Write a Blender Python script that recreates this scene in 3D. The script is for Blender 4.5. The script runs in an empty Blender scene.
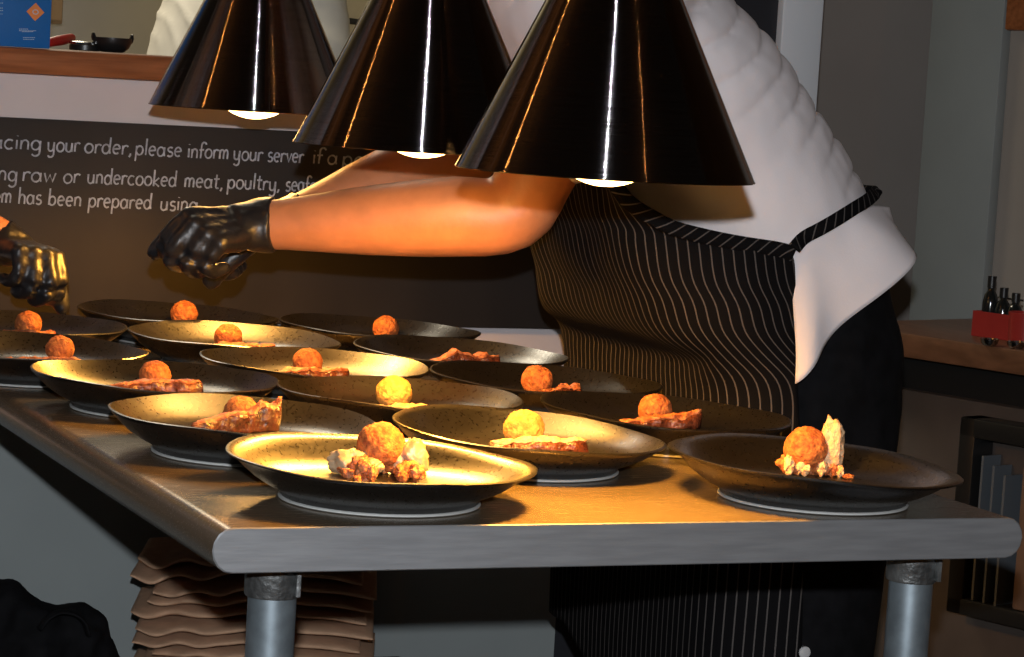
import bpy, bmesh, math, random
from mathutils import Vector as V, Matrix, noise
from mathutils.bvhtree import BVHTree
random.seed(7)
PI = math.pi
C = bpy.context.scene.collection
sc = bpy.context.scene
TZ = 0.86                                   # height of the table top

# ------------------------------------------------------------------ camera
F_PX = 2683.36
CAM = V((-0.629, -2.0129, TZ + 0.3753))
_y, _p, _r = 0.4103, 0.0963, 0.0603
FW = V((math.sin(_y)*math.cos(_p), math.cos(_y)*math.cos(_p), -math.sin(_p)))
_rt = V((math.cos(_y), -math.sin(_y), 0)); _up = _rt.cross(FW)
RT = _rt*math.cos(_r) + _up*math.sin(_r)
UP = _up*math.cos(_r) - _rt*math.sin(_r)
def ray(x, y): return FW + RT*((x-512)/F_PX) - UP*((y-328.5)/F_PX)
def at(x, y, d): return CAM + ray(x, y)*d
def aty(x, y, Y): r = ray(x, y); return CAM + r*((Y-CAM.y)/r.y)
def atz(x, y, Z): r = ray(x, y); return CAM + r*((Z-CAM.z)/r.z)

cd = bpy.data.cameras.new('camera'); cam = bpy.data.objects.new('camera', cd); C.objects.link(cam)
M = Matrix((RT, UP, -FW)).transposed().to_4x4(); M.translation = CAM
cam.matrix_world = M
cd.sensor_width = 36; cd.lens = F_PX*36/1024; cd.clip_start = 0.05; cd.clip_end = 60
sc.camera = cam

# ------------------------------------------------------------------ materials
def mat(name, col, rough=0.6, metal=0.0, var=0.0, vscale=20, vdet=4, bump=0.0, bscale=80, stretch=(1,1,1), spec=0.5, aniso=0.0,
        col2=None, emis=None, estr=0.0, coat=0.0, tang=False, rvar=0.0, sheen=0.0, sss=0.0, coords='Object', lo=.35, hi=.65):
    m = bpy.data.materials.new(name); m.use_nodes = True
    nt = m.node_tree; b = nt.nodes['Principled BSDF']; L = nt.links
    b.inputs['Base Color'].default_value = (*col, 1); b.inputs['Roughness'].default_value = rough
    b.inputs['Metallic'].default_value = metal; b.inputs['Specular IOR Level'].default_value = spec
    if aniso: b.inputs['Anisotropic'].default_value = aniso
    if coat: b.inputs['Coat Weight'].default_value = coat; b.inputs['Coat Roughness'].default_value = .15
    if sheen: b.inputs['Sheen Weight'].default_value = sheen
    if sss: b.inputs['Subsurface Weight'].default_value = sss; b.inputs['Subsurface Radius'].default_value = (.01,.004,.002); b.inputs['Subsurface Scale'].default_value = .5
    if emis: b.inputs['Emission Color'].default_value = (*emis, 1); b.inputs['Emission Strength'].default_value = estr
    tc = nt.nodes.new('ShaderNodeTexCoord'); mp = nt.nodes.new('ShaderNodeMapping')
    L.new(tc.outputs[coords], mp.inputs['Vector']); mp.inputs['Scale'].default_value = stretch
    def noi(s, d):
        n = nt.nodes.new('ShaderNodeTexNoise'); n.inputs['Scale'].default_value = s; n.inputs['Detail'].default_value = d
        L.new(mp.outputs['Vector'], n.inputs['Vector']); return n
    if var or col2:
        n = noi(vscale, vdet); r = nt.nodes.new('ShaderNodeValToRGB')
        L.new(n.outputs['Fac'], r.inputs['Fac'])
        a = tuple(max(0, c*(1-var)) for c in col); c2 = col2 or tuple(min(1, c*(1+var)) for c in col)
        r.color_ramp.elements[0].color = (*a, 1); r.color_ramp.elements[1].color = (*c2, 1)
        r.color_ramp.elements[0].position = lo; r.color_ramp.elements[1].position = hi
        L.new(r.outputs['Color'], b.inputs['Base Color'])
    if rvar:
        n = noi(vscale, 5); mr = nt.nodes.new('ShaderNodeMapRange')
        mr.inputs['From Min'].default_value = .3; mr.inputs['From Max'].default_value = .7
        mr.inputs['To Min'].default_value = max(0.02, rough-rvar); mr.inputs['To Max'].default_value = rough+rvar
        L.new(n.outputs['Fac'], mr.inputs['Value']); L.new(mr.outputs['Result'], b.inputs['Roughness'])
    if bump:
        n = noi(bscale, 6); bp = nt.nodes.new('ShaderNodeBump'); bp.inputs['Strength'].default_value = bump; bp.inputs['Distance'].default_value = .004
        L.new(n.outputs['Fac'], bp.inputs['Height']); L.new(bp.outputs['Normal'], b.inputs['Normal'])
    if tang:
        t = nt.nodes.new('ShaderNodeTangent'); t.direction_type = 'RADIAL'; t.axis = 'Z'; L.new(t.outputs['Tangent'], b.inputs['Tangent'])
    return m

MT = {}
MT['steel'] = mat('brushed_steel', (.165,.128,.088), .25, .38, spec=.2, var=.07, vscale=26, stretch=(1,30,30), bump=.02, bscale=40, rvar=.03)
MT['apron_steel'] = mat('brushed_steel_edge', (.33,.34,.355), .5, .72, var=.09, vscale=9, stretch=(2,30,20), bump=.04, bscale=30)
MT['galv'] = mat('galvanised_tube', (.30,.36,.40), .42, .75, var=.12, vscale=60)
MT['collar'] = mat('cast_collar', (.24,.25,.25), .45, .85, var=.4, vscale=60, bump=.7, bscale=90)
MT['plate'] = mat('black_glaze', (.004,.0034,.003), .31, 0.0, spec=.40, bump=.018, bscale=420, rvar=.055, vscale=320)
MT['plate'].node_tree.nodes['Principled BSDF'].inputs['IOR'].default_value = 2.0
MT['foot'] = mat('unglazed_foot', (.42,.43,.42), .7, 0)
MT['shade'] = mat('black_chrome', (.175,.162,.168), .050, 1.0)
def spun(m, amp, off):
    # spun metal: fine turning marks tip the surface up and down ring by ring
    nt = m.node_tree; L = nt.links; b = nt.nodes['Principled BSDF']
    g = nt.nodes.new('ShaderNodeNewGeometry'); tc = nt.nodes.new('ShaderNodeTexCoord'); sp = nt.nodes.new('ShaderNodeSeparateXYZ'); L.new(tc.outputs['Object'], sp.inputs[0])
    mu = nt.nodes.new('ShaderNodeMath'); mu.operation = 'MULTIPLY'; mu.inputs[1].default_value = 90000; L.new(sp.outputs['Z'], mu.inputs[0])
    fl = nt.nodes.new('ShaderNodeMath'); fl.operation = 'FLOOR'; L.new(mu.outputs[0], fl.inputs[0])
    wn = nt.nodes.new('ShaderNodeTexWhiteNoise'); wn.noise_dimensions = '1D'; L.new(fl.outputs[0], wn.inputs['W'])
    mr = nt.nodes.new('ShaderNodeMapRange'); mr.inputs['To Min'].default_value = off-amp; mr.inputs['To Max'].default_value = off+amp; L.new(wn.outputs['Value'], mr.inputs['Value'])
    cb_ = nt.nodes.new('ShaderNodeCombineXYZ'); L.new(mr.outputs['Result'], cb_.inputs['Z'])
    ad = nt.nodes.new('ShaderNodeVectorMath'); ad.operation = 'ADD'; L.new(g.outputs['Normal'], ad.inputs[0]); L.new(cb_.outputs[0], ad.inputs[1])
    no = nt.nodes.new('ShaderNodeVectorMath'); no.operation = 'NORMALIZE'; L.new(ad.outputs[0], no.inputs[0]); L.new(no.outputs[0], b.inputs['Normal'])
spun(MT['shade'], .30, -.27)
MT['shade_in'] = mat('shade_lining', (.75,.70,.62), .35, .9)
MT['bulb'] = mat('heat_bulb', (1,.9,.7), .3, emis=(1,.55,.17), estr=22)
MT['socket'] = mat('black_socket', (.02,.02,.02), .4)
MT['wall_white'] = mat('white_wall_paint', (.66,.60,.605), .75, var=.03, vscale=6)
MT['wall_grey'] = mat('grey_wall_paint', (.26,.29,.29), .75, var=.05, vscale=5)
MT['wall_taupe'] = mat('taupe_wall_paint', (.27,.245,.225), .8, var=.05, vscale=4)
MT['wall_beige'] = mat('beige_wall_paint', (.33,.29,.25), .8, var=.05, vscale=4)
MT['pil'] = mat('sage_wall_paint', (.265,.288,.282), .7, var=.05, vscale=5)
MT['trimw'] = mat('white_trim_paint', (.66,.70,.74), .5)
MT['door'] = mat('dark_door_paint', (.012,.013,.018), .6)
MT['floor'] = mat('dark_floor', (.06,.05,.045), .5, var=.2, vscale=5)
MT['ceil'] = mat('ceiling_paint', (.25,.24,.23), .9, var=.04)
MT['board'] = mat('chalkboard', (.017,.015,.015), .62, col2=(.040,.034,.031), vscale=5, vdet=8, stretch=(1,1,.35), spec=.35, lo=.35, hi=.85)
MT['chalk'] = mat('chalk', (.36,.40,.48), .95, var=.25, vscale=160)
MT['wood'] = mat('cherry_wood', (.24,.075,.024), .42, col2=(.38,.13,.045), vscale=9, vdet=6, stretch=(1.2,12,14))
MT['wood2'] = mat('brown_counter_wood', (.13,.058,.028), .4, col2=(.19,.085,.042), vscale=8, stretch=(10,1,10))
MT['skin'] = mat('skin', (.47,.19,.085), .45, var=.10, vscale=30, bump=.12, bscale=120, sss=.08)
MT['glove'] = mat('black_nitrile', (.012,.012,.014), .38, bump=.25, bscale=70)
MT['shirt'] = mat('white_cotton', (.80,.75,.765), .9, var=.02, bump=.06, bscale=400, sheen=.1)
MT['jacket'] = mat('white_jacket_cotton', (.70,.68,.62), .9, var=.03)
MT['black_cloth'] = mat('black_cloth', (.0055,.0055,.0065), .85, var=.3, vscale=40)
MT['shoe'] = mat('black_leather', (.02,.02,.02), .4)
MT['hair'] = mat('dark_hair', (.03,.018,.012), .5, bump=.6, bscale=200, stretch=(1,1,.2))
MT['croq'] = mat('fried_crumb', (.28,.062,.014), .75, col2=(.58,.19,.042), vscale=170, vdet=6, bump=.9, bscale=260)
MT['croq_pale'] = mat('pale_fried_crumb', (.50,.24,.045), .75, col2=(.68,.40,.10), vscale=190, vdet=6, bump=.9, bscale=260)
MT['meat'] = mat('braised_meat', (.040,.010,.005), .24, col2=(.18,.050,.022), vscale=120, vdet=6, bump=1.0, bscale=130, spec=.7)
MT['crust'] = mat('orange_crust', (.24,.055,.016), .5, col2=(.52,.19,.065), vscale=160, vdet=5, bump=.8, bscale=200)
MT['pale_crust'] = mat('pale_crust', (.60,.33,.15), .6, col2=(.78,.55,.33), vscale=140, vdet=5, bump=.8, bscale=200)
MT['mush'] = mat('pale_mushroom', (.42,.32,.21), .35, col2=(.22,.14,.075), vscale=60, vdet=5, bump=.5, bscale=80, spec=.6)
MT['tan'] = mat('tan_linen', (.52,.32,.20), .9, var=.10, vscale=40, bump=.12, bscale=300)
MT['blue'] = mat('blue_carton', (.006,.13,.42), .5, var=.04)
MT['orange'] = mat('orange_print', (.75,.23,.05), .6)
MT['palep'] = mat('pale_print', (.45,.55,.65), .6)
MT['red'] = mat('red_handle', (.45,.02,.015), .4)
MT['blackpl'] = mat('black_plastic', (.012,.012,.012), .35)
MT['kst'] = mat('kitchen_steel', (.66,.64,.60), .34, .9, var=.03, vscale=3)
MT['kwall'] = mat('kitchen_wall', (.42,.36,.22), .7, var=.08, vscale=5)
MT['kbrown'] = mat('kitchen_cabinet', (.20,.13,.07), .6)
MT['glass'] = mat('dark_bottle', (.010,.012,.012), .12, spec=.7)
MT['redcad'] = mat('red_caddy', (.33,.025,.02), .4)
MT['panel'] = mat('counter_panel', (.075,.060,.052), .6, var=.12, vscale=8)
MT['chr'] = mat('clear_steel', (.5,.5,.5), .2, 1.0)
MT['paper'] = mat('paper_sheet', (.10,.115,.13), .6)
MT['binm'] = mat('brown_tray', (.15,.09,.06), .45, var=.2, vscale=12)
MT['button'] = mat('pale_button', (.5,.5,.5), .4)

def pinstripe():
    m = mat('pinstripe_cloth', (.011,.010,.012), .85)
    nt = m.node_tree; b = nt.nodes['Principled BSDF']; L = nt.links
    uv = nt.nodes.new('ShaderNodeUVMap'); sp = nt.nodes.new('ShaderNodeSeparateXYZ'); L.new(uv.outputs['UV'], sp.inputs[0])
    d = nt.nodes.new('ShaderNodeMath'); d.operation = 'DIVIDE'; d.inputs[1].default_value = .0122; L.new(sp.outputs['X'], d.inputs[0])
    fr = nt.nodes.new('ShaderNodeMath'); fr.operation = 'FRACT'; L.new(d.outputs[0], fr.inputs[0])
    lt = nt.nodes.new('ShaderNodeMath'); lt.operation = 'LESS_THAN'; lt.inputs[1].default_value = .14; L.new(fr.outputs[0], lt.inputs[0])
    mx = nt.nodes.new('ShaderNodeMix'); mx.data_type = 'RGBA'
    mx.inputs['A'].default_value = (.0032,.003,.0036,1); mx.inputs['B'].default_value = (.085,.076,.072,1)
    L.new(lt.outputs[0], mx.inputs['Factor']); L.new(mx.outputs['Result'], b.inputs['Base Color'])
    return m
MT['pin'] = pinstripe()
for k_ in ('pin','black_cloth'): MT[k_].node_tree.nodes['Principled BSDF'].inputs['Specular IOR Level'].default_value = .12

# ------------------------------------------------------------------ object helpers
def link(name, me, m=None, parent=None, smooth=True, auto=None):
    o = bpy.data.objects.new(name, me); C.objects.link(o)
    if m is not None and not len(me.materials): me.materials.append(MT[m])
    if smooth:
        for p in me.polygons: p.use_smooth = True
        if auto: me.set_sharp_from_angle(angle=math.radians(auto))
    if parent is not None: o.parent = parent
    return o
def bmobj(name, bm, m, parent=None, smooth=True, auto=40):
    bmesh.ops.recalc_face_normals(bm, faces=bm.faces)
    me = bpy.data.meshes.new(name); bm.to_mesh(me); bm.free()
    return link(name, me, m, parent, smooth, auto)
def tag(o, label=None, cat=None, group=None, kind=None):
    if label: o['label'] = label
    if cat: o['category'] = cat
    if group: o['group'] = group
    if kind: o['kind'] = kind
    return o
def thing(name, loc, label, cat, group=None, rz=0):
    o = bpy.data.objects.new(name, None); C.objects.link(o); o.location = loc; o.rotation_euler = (0,0,rz)
    o.empty_display_size = .05
    return tag(o, label, cat, group)
def box(bm, lo, hi, bev=0.0, rot=None, seg=2):
    lo, hi = V(lo), V(hi); c = (lo+hi)/2; s = hi-lo
    r = bmesh.ops.create_cube(bm, size=1.0); vs = r['verts']
    bmesh.ops.scale(bm, vec=s, verts=vs)
    if bev:
        es = list({e for v in vs for e in v.link_edges})
        q = bmesh.ops.bevel(bm, geom=es, offset=bev, segments=seg, affect='EDGES', profile=.5)
        vs = list({v for f in q['faces'] for v in f.verts} | {v for v in vs if v.is_valid})
    if rot is not None: bmesh.ops.rotate(bm, cent=(0,0,0), matrix=rot, verts=vs)
    bmesh.ops.translate(bm, vec=c, verts=vs)
    return vs
def boxo(name, lo, hi, m, parent=None, bev=0.0, rz=0):
    """box built about its own centre when turned, so the mesh stays where lo..hi says"""
    bm = bmesh.new(); box(bm, lo, hi, bev, Matrix.Rotation(rz, 3, 'Z') if rz else None)
    return bmobj(name, bm, m, parent, smooth=bool(bev))
def lathe(bm, prof, seg=48, c=(0,0,0), fn=None):
    rings = []
    for r, z in prof:
        if r < 1e-6: rings.append([bm.verts.new((c[0],c[1],c[2]+z))]); continue
        ring = []
        for i in range(seg):
            a = 2*PI*i/seg; p = V((r*math.cos(a), r*math.sin(a), z))
            if fn: p = fn(p, a, r)
            ring.append(bm.verts.new(p+V(c)))
        rings.append(ring)
    for a, b in zip(rings, rings[1:]):
        n = seg
        for i in range(n):
            j = (i+1) % n
            if len(a) == 1 and len(b) == 1: continue
            if len(a) == 1: bm.faces.new((a[0], b[i], b[j]))
            elif len(b) == 1: bm.faces.new((a[i], b[0], a[j]))
            else: bm.faces.new((a[i], b[i], b[j], a[j]))
    return bm
def tube(bm, pts, rad, side=(0,0,1), seg=14, cap=True):
    """round-ended tapered tube; rad: float or (a,b): a along «side», b across; ends closed with domes"""
    pts = [V(p) for p in pts]; n = len(pts); rad = [r if isinstance(r, tuple) else (r, r) for r in rad]
    side = V(side); rings = []
    def ring(c, t, a, b):
        s = side - t*side.dot(t)
        if s.length < 1e-4: s = t.orthogonal()
        s.normalize(); q = t.cross(s)
        return [bm.verts.new(c + s*(a*math.cos(2*PI*k/seg)) + q*(b*math.sin(2*PI*k/seg))) for k in range(seg)]
    T = []
    for i in range(n):
        t = (pts[min(i+1,n-1)]-pts[max(i-1,0)]); T.append(t.normalized())
    if cap:
        for k in (2, 1):
            f = math.sin(k*PI/6); g = math.cos(k*PI/6); e = min(rad[0])
            rings.append(ring(pts[0]-T[0]*e*f, T[0], rad[0][0]*g, rad[0][1]*g))
    for i in range(n): rings.append(ring(pts[i], T[i], *rad[i]))
    if cap:
        for k in (1, 2):
            f = math.sin(k*PI/6); g = math.cos(k*PI/6); e = min(rad[-1])
            rings.append(ring(pts[-1]+T[-1]*e*f, T[-1], rad[-1][0]*g, rad[-1][1]*g))
    for a, b in zip(rings, rings[1:]):
        for k in range(seg): bm.faces.new((a[k], a[(k+1)%seg], b[(k+1)%seg], b[k]))
    bm.faces.new(rings[0][::-1]); bm.faces.new(rings[-1])
def smooth_path(pts, k=4):
    """Catmull-Rom through tuples of numbers of any length"""
    out = []; n = len(pts)
    for i in range(n-1):
        p0, p1, p2, p3 = pts[max(i-1,0)], pts[i], pts[i+1], pts[min(i+2,n-1)]
        for j in range(k):
            t = j/k
            out.append(tuple(.5*((2*b)+(c-a)*t+(2*a-5*b+4*c-d)*t*t+(-a+3*b-3*c+d)*t**3) for a,b,c,d in zip(p0,p1,p2,p3)))
    out.append(tuple(pts[-1])); return out
def remesh(name, bm, vox, m, parent=None, smooth=4, fn=None, fac=.5):
    """one continuous skin over everything in bm"""
    bmesh.ops.recalc_face_normals(bm, faces=bm.faces)
    me = bpy.data.meshes.new('raw'); bm.to_mesh(me); bm.free()
    o = bpy.data.objects.new('raw', me); C.objects.link(o)
    md = o.modifiers.new('r', 'REMESH'); md.mode = 'VOXEL'; md.voxel_size = vox
    if smooth:
        ms = o.modifiers.new('s', 'SMOOTH'); ms.iterations = smooth; ms.factor = fac
    bpy.context.view_layer.update()
    dg = bpy.context.evaluated_depsgraph_get()
    new = bpy.data.meshes.new_from_object(o.evaluated_get(dg))
    bpy.data.objects.remove(o); new.name = name; new.materials.clear()
    if fn:
        nv = [v.normal.copy() for v in new.vertices]
        for v, nn in zip(new.vertices, nv): v.co = v.co + nn*fn(v.co, nn)
    return link(name, new, m, parent)
def bvh_of(o):
    me = o.data; return BVHTree.FromPolygons([v.co for v in me.vertices], [tuple(p.vertices) for p in me.polygons])
def grid_mesh(name, P, m, parent=None, uv=None, thick=0.0, close=False):
    nv, nu = len(P), len(P[0]); vs = [tuple(p) for row in P for p in row]
    fs = [(j*nu+i, j*nu+i+1, (j+1)*nu+i+1, (j+1)*nu+i) for j in range(nv-1) for i in range(nu-1)]
    me = bpy.data.meshes.new(name); me.from_pydata(vs, [], fs)
    if uv:
        l = me.uv_layers.new(name='UVMap'); fl = [u for row in uv for u in row]
        for lp in me.loops: l.data[lp.index].uv = fl[lp.vertex_index]
    o = link(name, me, m, parent)
    if thick:
        md = o.modifiers.new('t', 'SOLIDIFY'); md.thickness = thick; md.offset = 0
    return o
def struct(o): o['kind'] = 'structure'; return o
def nz(p, s, seed=0): return noise.noise(V(p)*s + V((seed*7.3, seed*3.1, seed*1.7)))

# ------------------------------------------------------------------ the room
WY = 1.55
struct(boxo('floor', (-4,-5,-.06), (4.2,7,0), 'floor'))
struct(boxo('ceiling', (-4,-5,2.7), (4.2,7,2.76), 'ceil'))
# end wall with the kitchen pass: lower part, ledge-high; opening from 1.22 to 1.95
bm = bmesh.new()
box(bm, (-2.6,WY,.79), (1.02,WY+.12,1.19)); box(bm, (-2.6,WY,1.95), (1.02,WY+.12,2.7)); box(bm, (-2.6,WY,1.19), (-2.2,WY+.12,1.95)); box(bm, (.86,WY,1.19), (1.02,WY+.12,1.95))
struct(bmobj('wall_back', bm, 'wall_white', smooth=False))
bm = bmesh.new(); box(bm, (-2.6,WY,0), (.70,WY+.12,.79)); box(bm, (.704,WY,0), (1.02,WY+.12,.79))
struct(bmobj('wall_lower_back', bm, 'wall_grey', smooth=False))
bm = bmesh.new(); box(bm, (1.02,WY,2.1), (1.395,WY+.12,2.7))
struct(bmobj('wall_over_door', bm, 'wall_white', smooth=False))
struct(boxo('door_1', (1.02,WY+.004,0), (1.325,WY+.045,2.1), 'door'))
struct(boxo('trim_1', (1.325,WY-.012,0), (1.395,WY+.02,2.1), 'trimw', bev=.004))
# the pass ledge, a thing of its own: plank with a rounded nose
led = tag(boxo('pass_ledge', (-2.2,WY-.03,1.19), (.86,WY+.30,1.224), 'wood', bev=.004),
          'reddish brown wooden ledge along the kitchen pass above the white wall strip', 'ledge')
# taupe wall further back, then the wall the side counter stands against
struct(boxo('wall_taupe_back', (1.42,2.30,0), (3.6,2.42,2.7), 'wall_taupe'))
sd = V((-.317,.948,0)).normalized(); sn = V((sd.y,-sd.x,0))     # along the side wall (away), and outwards
ang = math.atan2(sd.y, sd.x)-PI/2
def side_box(name, s0, s1, n0, n1, z0, z1, m, parent=None, bev=0.0):
    """box in the side wall's own frame: s along it, n from the counter's front edge outwards"""
    o0 = V((1.667,1.416,0)); bm = bmesh.new()
    vs = box(bm, (n0,s0,z0), (n1,s1,z1), bev)
    M3 = Matrix((sn, sd, V((0,0,1)))).transposed()
    for v in bm.verts: v.co = o0 + M3 @ v.co
    return bmobj(name, bm, m, parent, smooth=bool(bev))
o0 = V((1.667,1.416,0))
def side_hit(px, py, n):
    r = ray(px, py); w = o0 + sn*n - CAM; t = w.dot(sn)/r.dot(sn); p = CAM + r*t; return (p-o0).dot(sd), p.z
PS0, PS1 = side_hit(996.5, 110, .435)[0], side_hit(924, 110, .435)[0]
struct(side_box('wall_right', -3.5, PS1, .46, .56, 0, 2.7, 'wall_beige'))
struct(side_box('trim_2', PS0, PS1, .435, .4595, 0, 2.7, 'pil', bev=.003))

# ------------------------------------------------------------------ kitchen beyond the pass
struct(boxo('wall_kitchen_back', (-2.6,4.6,0), (2.1,4.7,2.7), 'kwall'))
struct(boxo('wall_kitchen_right', (2.0,2.44,0), (2.1,4.6,2.7), 'kwall'))

# ------------------------------------------------------------------ the steel table
TW, TD, TH = .762, WY-.025, .0369
tab = thing('steel_table', (.381,.76,0), 'long stainless steel table with rolled sides and tubular legs, set with black plates', 'table')
def tp(p): return V(p) - V((.381,.76,0))
# cross-section with bull-nosed long sides, swept along the table
sec = []
rr = TH/2
for k in range(9):
    a = PI/2 + PI*k/8; sec.append((rr*.9+rr*.9*math.cos(a), TZ-rr+rr*math.sin(a)))
for k in range(9):
    a = -PI/2 + PI*k/8; sec.append((TW-rr*.9+rr*.9*math.cos(a), TZ-rr+rr*math.sin(a)))
bm = bmesh.new(); rows = []
for y, ins in ((0,.0009), (.0009,0), (TD,0)):
    row = []
    for x, z in sec:
        cx, cz = TW/2, TZ-rr
        row.append(bm.verts.new(tp((x + (ins if x < cx else -ins), y, z + (-ins if z > cz else ins)))))
    rows.append(row)
n = len(sec)
for a, b in zip(rows, rows[1:]):
    for i in range(n): bm.faces.new((a[i], a[(i+1)%n], b[(i+1)%n], b[i]))
bm.faces.new(rows[0]); bm.faces.new(rows[-1][::-1])
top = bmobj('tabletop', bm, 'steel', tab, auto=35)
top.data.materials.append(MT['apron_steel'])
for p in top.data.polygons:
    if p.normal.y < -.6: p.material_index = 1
for lx, ly in ((.077,.075), (.695,.075), (.077,1.44), (.650,1.44)):
    bm = bmesh.new(); lathe(bm, [(0,0),(.016,0),(.0203,.02),(.0203,TZ-TH-.001),(0,TZ-TH-.001)], 32, tp((lx,ly,0)))
    lg = bmobj('leg', bm, 'galv', tab)
    bm = bmesh.new(); lathe(bm, [(.0204,-.006),(.0228,-.006),(.0236,-.004),(.0236,.024),(.0248,.026),(.026,.0275),(.0204,.0275)], 36, tp((lx,ly,TZ-TH-.028)))
    box(bm, tp((lx+.012,ly-.026,TZ-TH-.031)), tp((lx+.0155,ly-.020,TZ-TH-.002)))
    bmobj('leg_collar', bm, 'collar', lg)
bm = bmesh.new(); box(bm, tp((.05,.04,.372)), tp((.745,1.47,.40)), .006); bmobj('undershelf', bm, 'steel', tab)

# ------------------------------------------------------------------ plates
PL = {'A1':(.184,.119),'B1':(.396,.288),'C1':(.601,.103),'A2':(.144,.378),'C2':(.609,.427),'A3':(.140,.675),'B2':(.366,.551),
      'C3':(.590,.687),'B3':(.361,.809),'C4':(.592,.942),'B4':(.348,1.066),'C5':(.584,1.200),'B5':(.352,1.324),'A4':(.067,.923),'A5':(.111,1.177)}
TILT = {'A1':.0035,'B1':.0063,'C1':.006,'A2':.004,'C2':.0045}
PLAB = {'A1':'black coupe plate at the near table corner, holding crumbled mushroom and a croquette',
 'B1':'black plate mid near row, with pale yellow croquette and long crusted strip',
 'C1':'black plate at the near end, with a tall pale mushroom wedge standing up',
 'A2':'black plate second along the bare table edge, its dark meat raised at one end',
 'C2':'black plate in the second row by the apron, with spotted water marks along its rim',
 'A3':'black plate third along the bare table edge, with ball and crumbly meat strip',
 'B2':'brightly gleaming plate second in the middle row, lit golden under the middle lamp',
 'C3':'dark plate third along the apron side, with a thin reddish meat sliver beside its ball',
 'B3':'black plate third in the middle row, just behind the brightest golden plate',
 'C4':'dark plate fourth along the apron side, with a lumpy crusted slice but no ball',
 'B4':'gleaming golden plate fourth in the middle row, one short of the chalkboard end',
 'C5':'dark plate fifth along the apron side, nearest the white strip under the chalkboard',
 'B5':'black plate last in the middle row, right under the chalkboard',
 'A4':'black plate fourth along the bare table edge, partly cut off by the photo edge',
 'A5':'black plate last along the bare table edge, under the gloved hand'}
lft = V((-RT.x, -RT.y, 0)).normalized()
def make_plate(k, i):
    x, y = PL[k]; R = {'A1':.1325,'C1':.1345,'B1':.1290,'A2':.1285}.get(k,.1285); h = .0355; t = TILT.get(k, .003); rnd = random.Random(i*11+3)
    a0 = math.atan2(lft.y, lft.x) + rnd.uniform(-.4,.4); ph = rnd.uniform(0, 6)
    pl = thing('black_plate', (x,y,TZ+.0004), PLAB[k], 'plate', 'black plates set out on the table')
    def warp(p, a, r):
        w = max(0, (r-.085)/(R-.085)); e = w*w
        q = p.copy(); q.z += e*(t*math.cos(a-a0) + .0012*math.sin(2*a+ph) + .0008*math.sin(5*a+ph)); s = 1 + w*.010*math.sin(2*a+ph*.7)+w*.004*math.sin(3*a+ph)
        q.x *= s; q.y *= s; return q
    prof = [(0,.0062),(.060,.0062),(.0765,.0062),(.0775,.0024),(.0840,.0022),(.0856,.0032),(.0856,.0060),(.0905,.0090),(.100,.0135),(.110,.0195),(.119,.0265),(.1255,.0325),(R-.0002,h-.0008),(R,h+.0008),(R-.0018,h+.0016),
            (.1225,.0335),(.116,.0275),(.108,.0205),(.099,.0150),(.088,.0118),(.072,.0106),(.05,.0102),(.025,.0100),(0,.0100)]
    bm = bmesh.new(); lathe(bm, prof, 72, (0,0,0), warp); bmobj('dish', bm, 'plate', pl, auto=60)
    bm = bmesh.new(); lathe(bm, [(.0780,.0024),(.0780,.0005),(.0788,0),(.0860,0),(.0872,.0008),(.0872,.0020),(.0860,.0026),(.0780,.0024)], 64)
    bmobj('foot_ring', bm, 'foot', pl)
    return pl
for i, k in enumerate(PL): make_plate(k, i)

# ------------------------------------------------------------------ food
FL = TZ + .0109                                   # a plate's inner floor
BALL = {'A1':(381,444),'B1':(524,429),'C1':(806,448),'A2':(240,409),'C2':(655,410),'A3':(155,371),'B2':(394,393),'C3':(537,380),'B3':(305,359),
        'B4':(228,337),'C5':(386,328),'B5':(186,312),'A4':(80,345),'A5':(31,322)}
BRAD = {'A1':.0212,'C1':.0210,'B2':.0193,'B1':.0200,'A2':.0180,'C2':.0182,'A4':.0165,'A5':.0168,'B5':.0182,'C3':.0180}
def spot(px, py, z, k):
    """where the line through that picture point meets height z, kept on plate k's flat"""
    p = atz(px, py, z); c = V((*PL[k], z)); d = p-c; d.z = 0
    if d.length > .080: d = d.normalized()*.080
    return V((c.x+d.x, c.y+d.y, z))
BLAB = {'A1':'rough orange croquette behind mushroom crumbs on the near corner plate','B1':'pale yellow crumbed croquette on the middle plate of the near row',
 'C1':'orange croquette nestled in crumbs beside the tall mushroom wedge','A2':'orange croquette half hidden behind the dark raised meat slice',
 'C2':'orange croquette on the water-marked plate by the apron','A3':'orange croquette on the third plate along the bare table edge',
 'B2':'golden croquette on the brightly gleaming plate under the middle lamp','C3':'orange croquette beside the thin reddish sliver near the apron',
 'B3':'orange croquette on the third plate of the middle row','B4':'small orange croquette on the gleaming fourth plate of the middle row',
 'C5':'orange croquette on the plate by the white strip under the chalkboard','B5':'bright orange croquette right under the chalkboard',
 'A4':'orange croquette on the plate cut off by the photo edge','A5':'orange croquette directly beneath the gloved fingers'}
def crumb_ball(name, r, m, c, seed, parent=None, amp=.06):
    bm = bmesh.new(); bmesh.ops.create_icosphere(bm, subdivisions=4, radius=1)
    for v in bm.verts:
        n = v.co.normalized()
        d = 1 + amp*nz(n, 2.0, seed) + .045*nz(n, 6, seed) + .035*nz(n, 15, seed)
        q = n*r*d; q.z *= .96
        v.co = q
    lo = min(v.co.z for v in bm.verts)
    for v in bm.verts: v.co.z = max(v.co.z, lo+.08*r)
    o = bmobj(name, bm, m, parent, auto=None); o.location = c; return o
ballpos = {}
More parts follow.
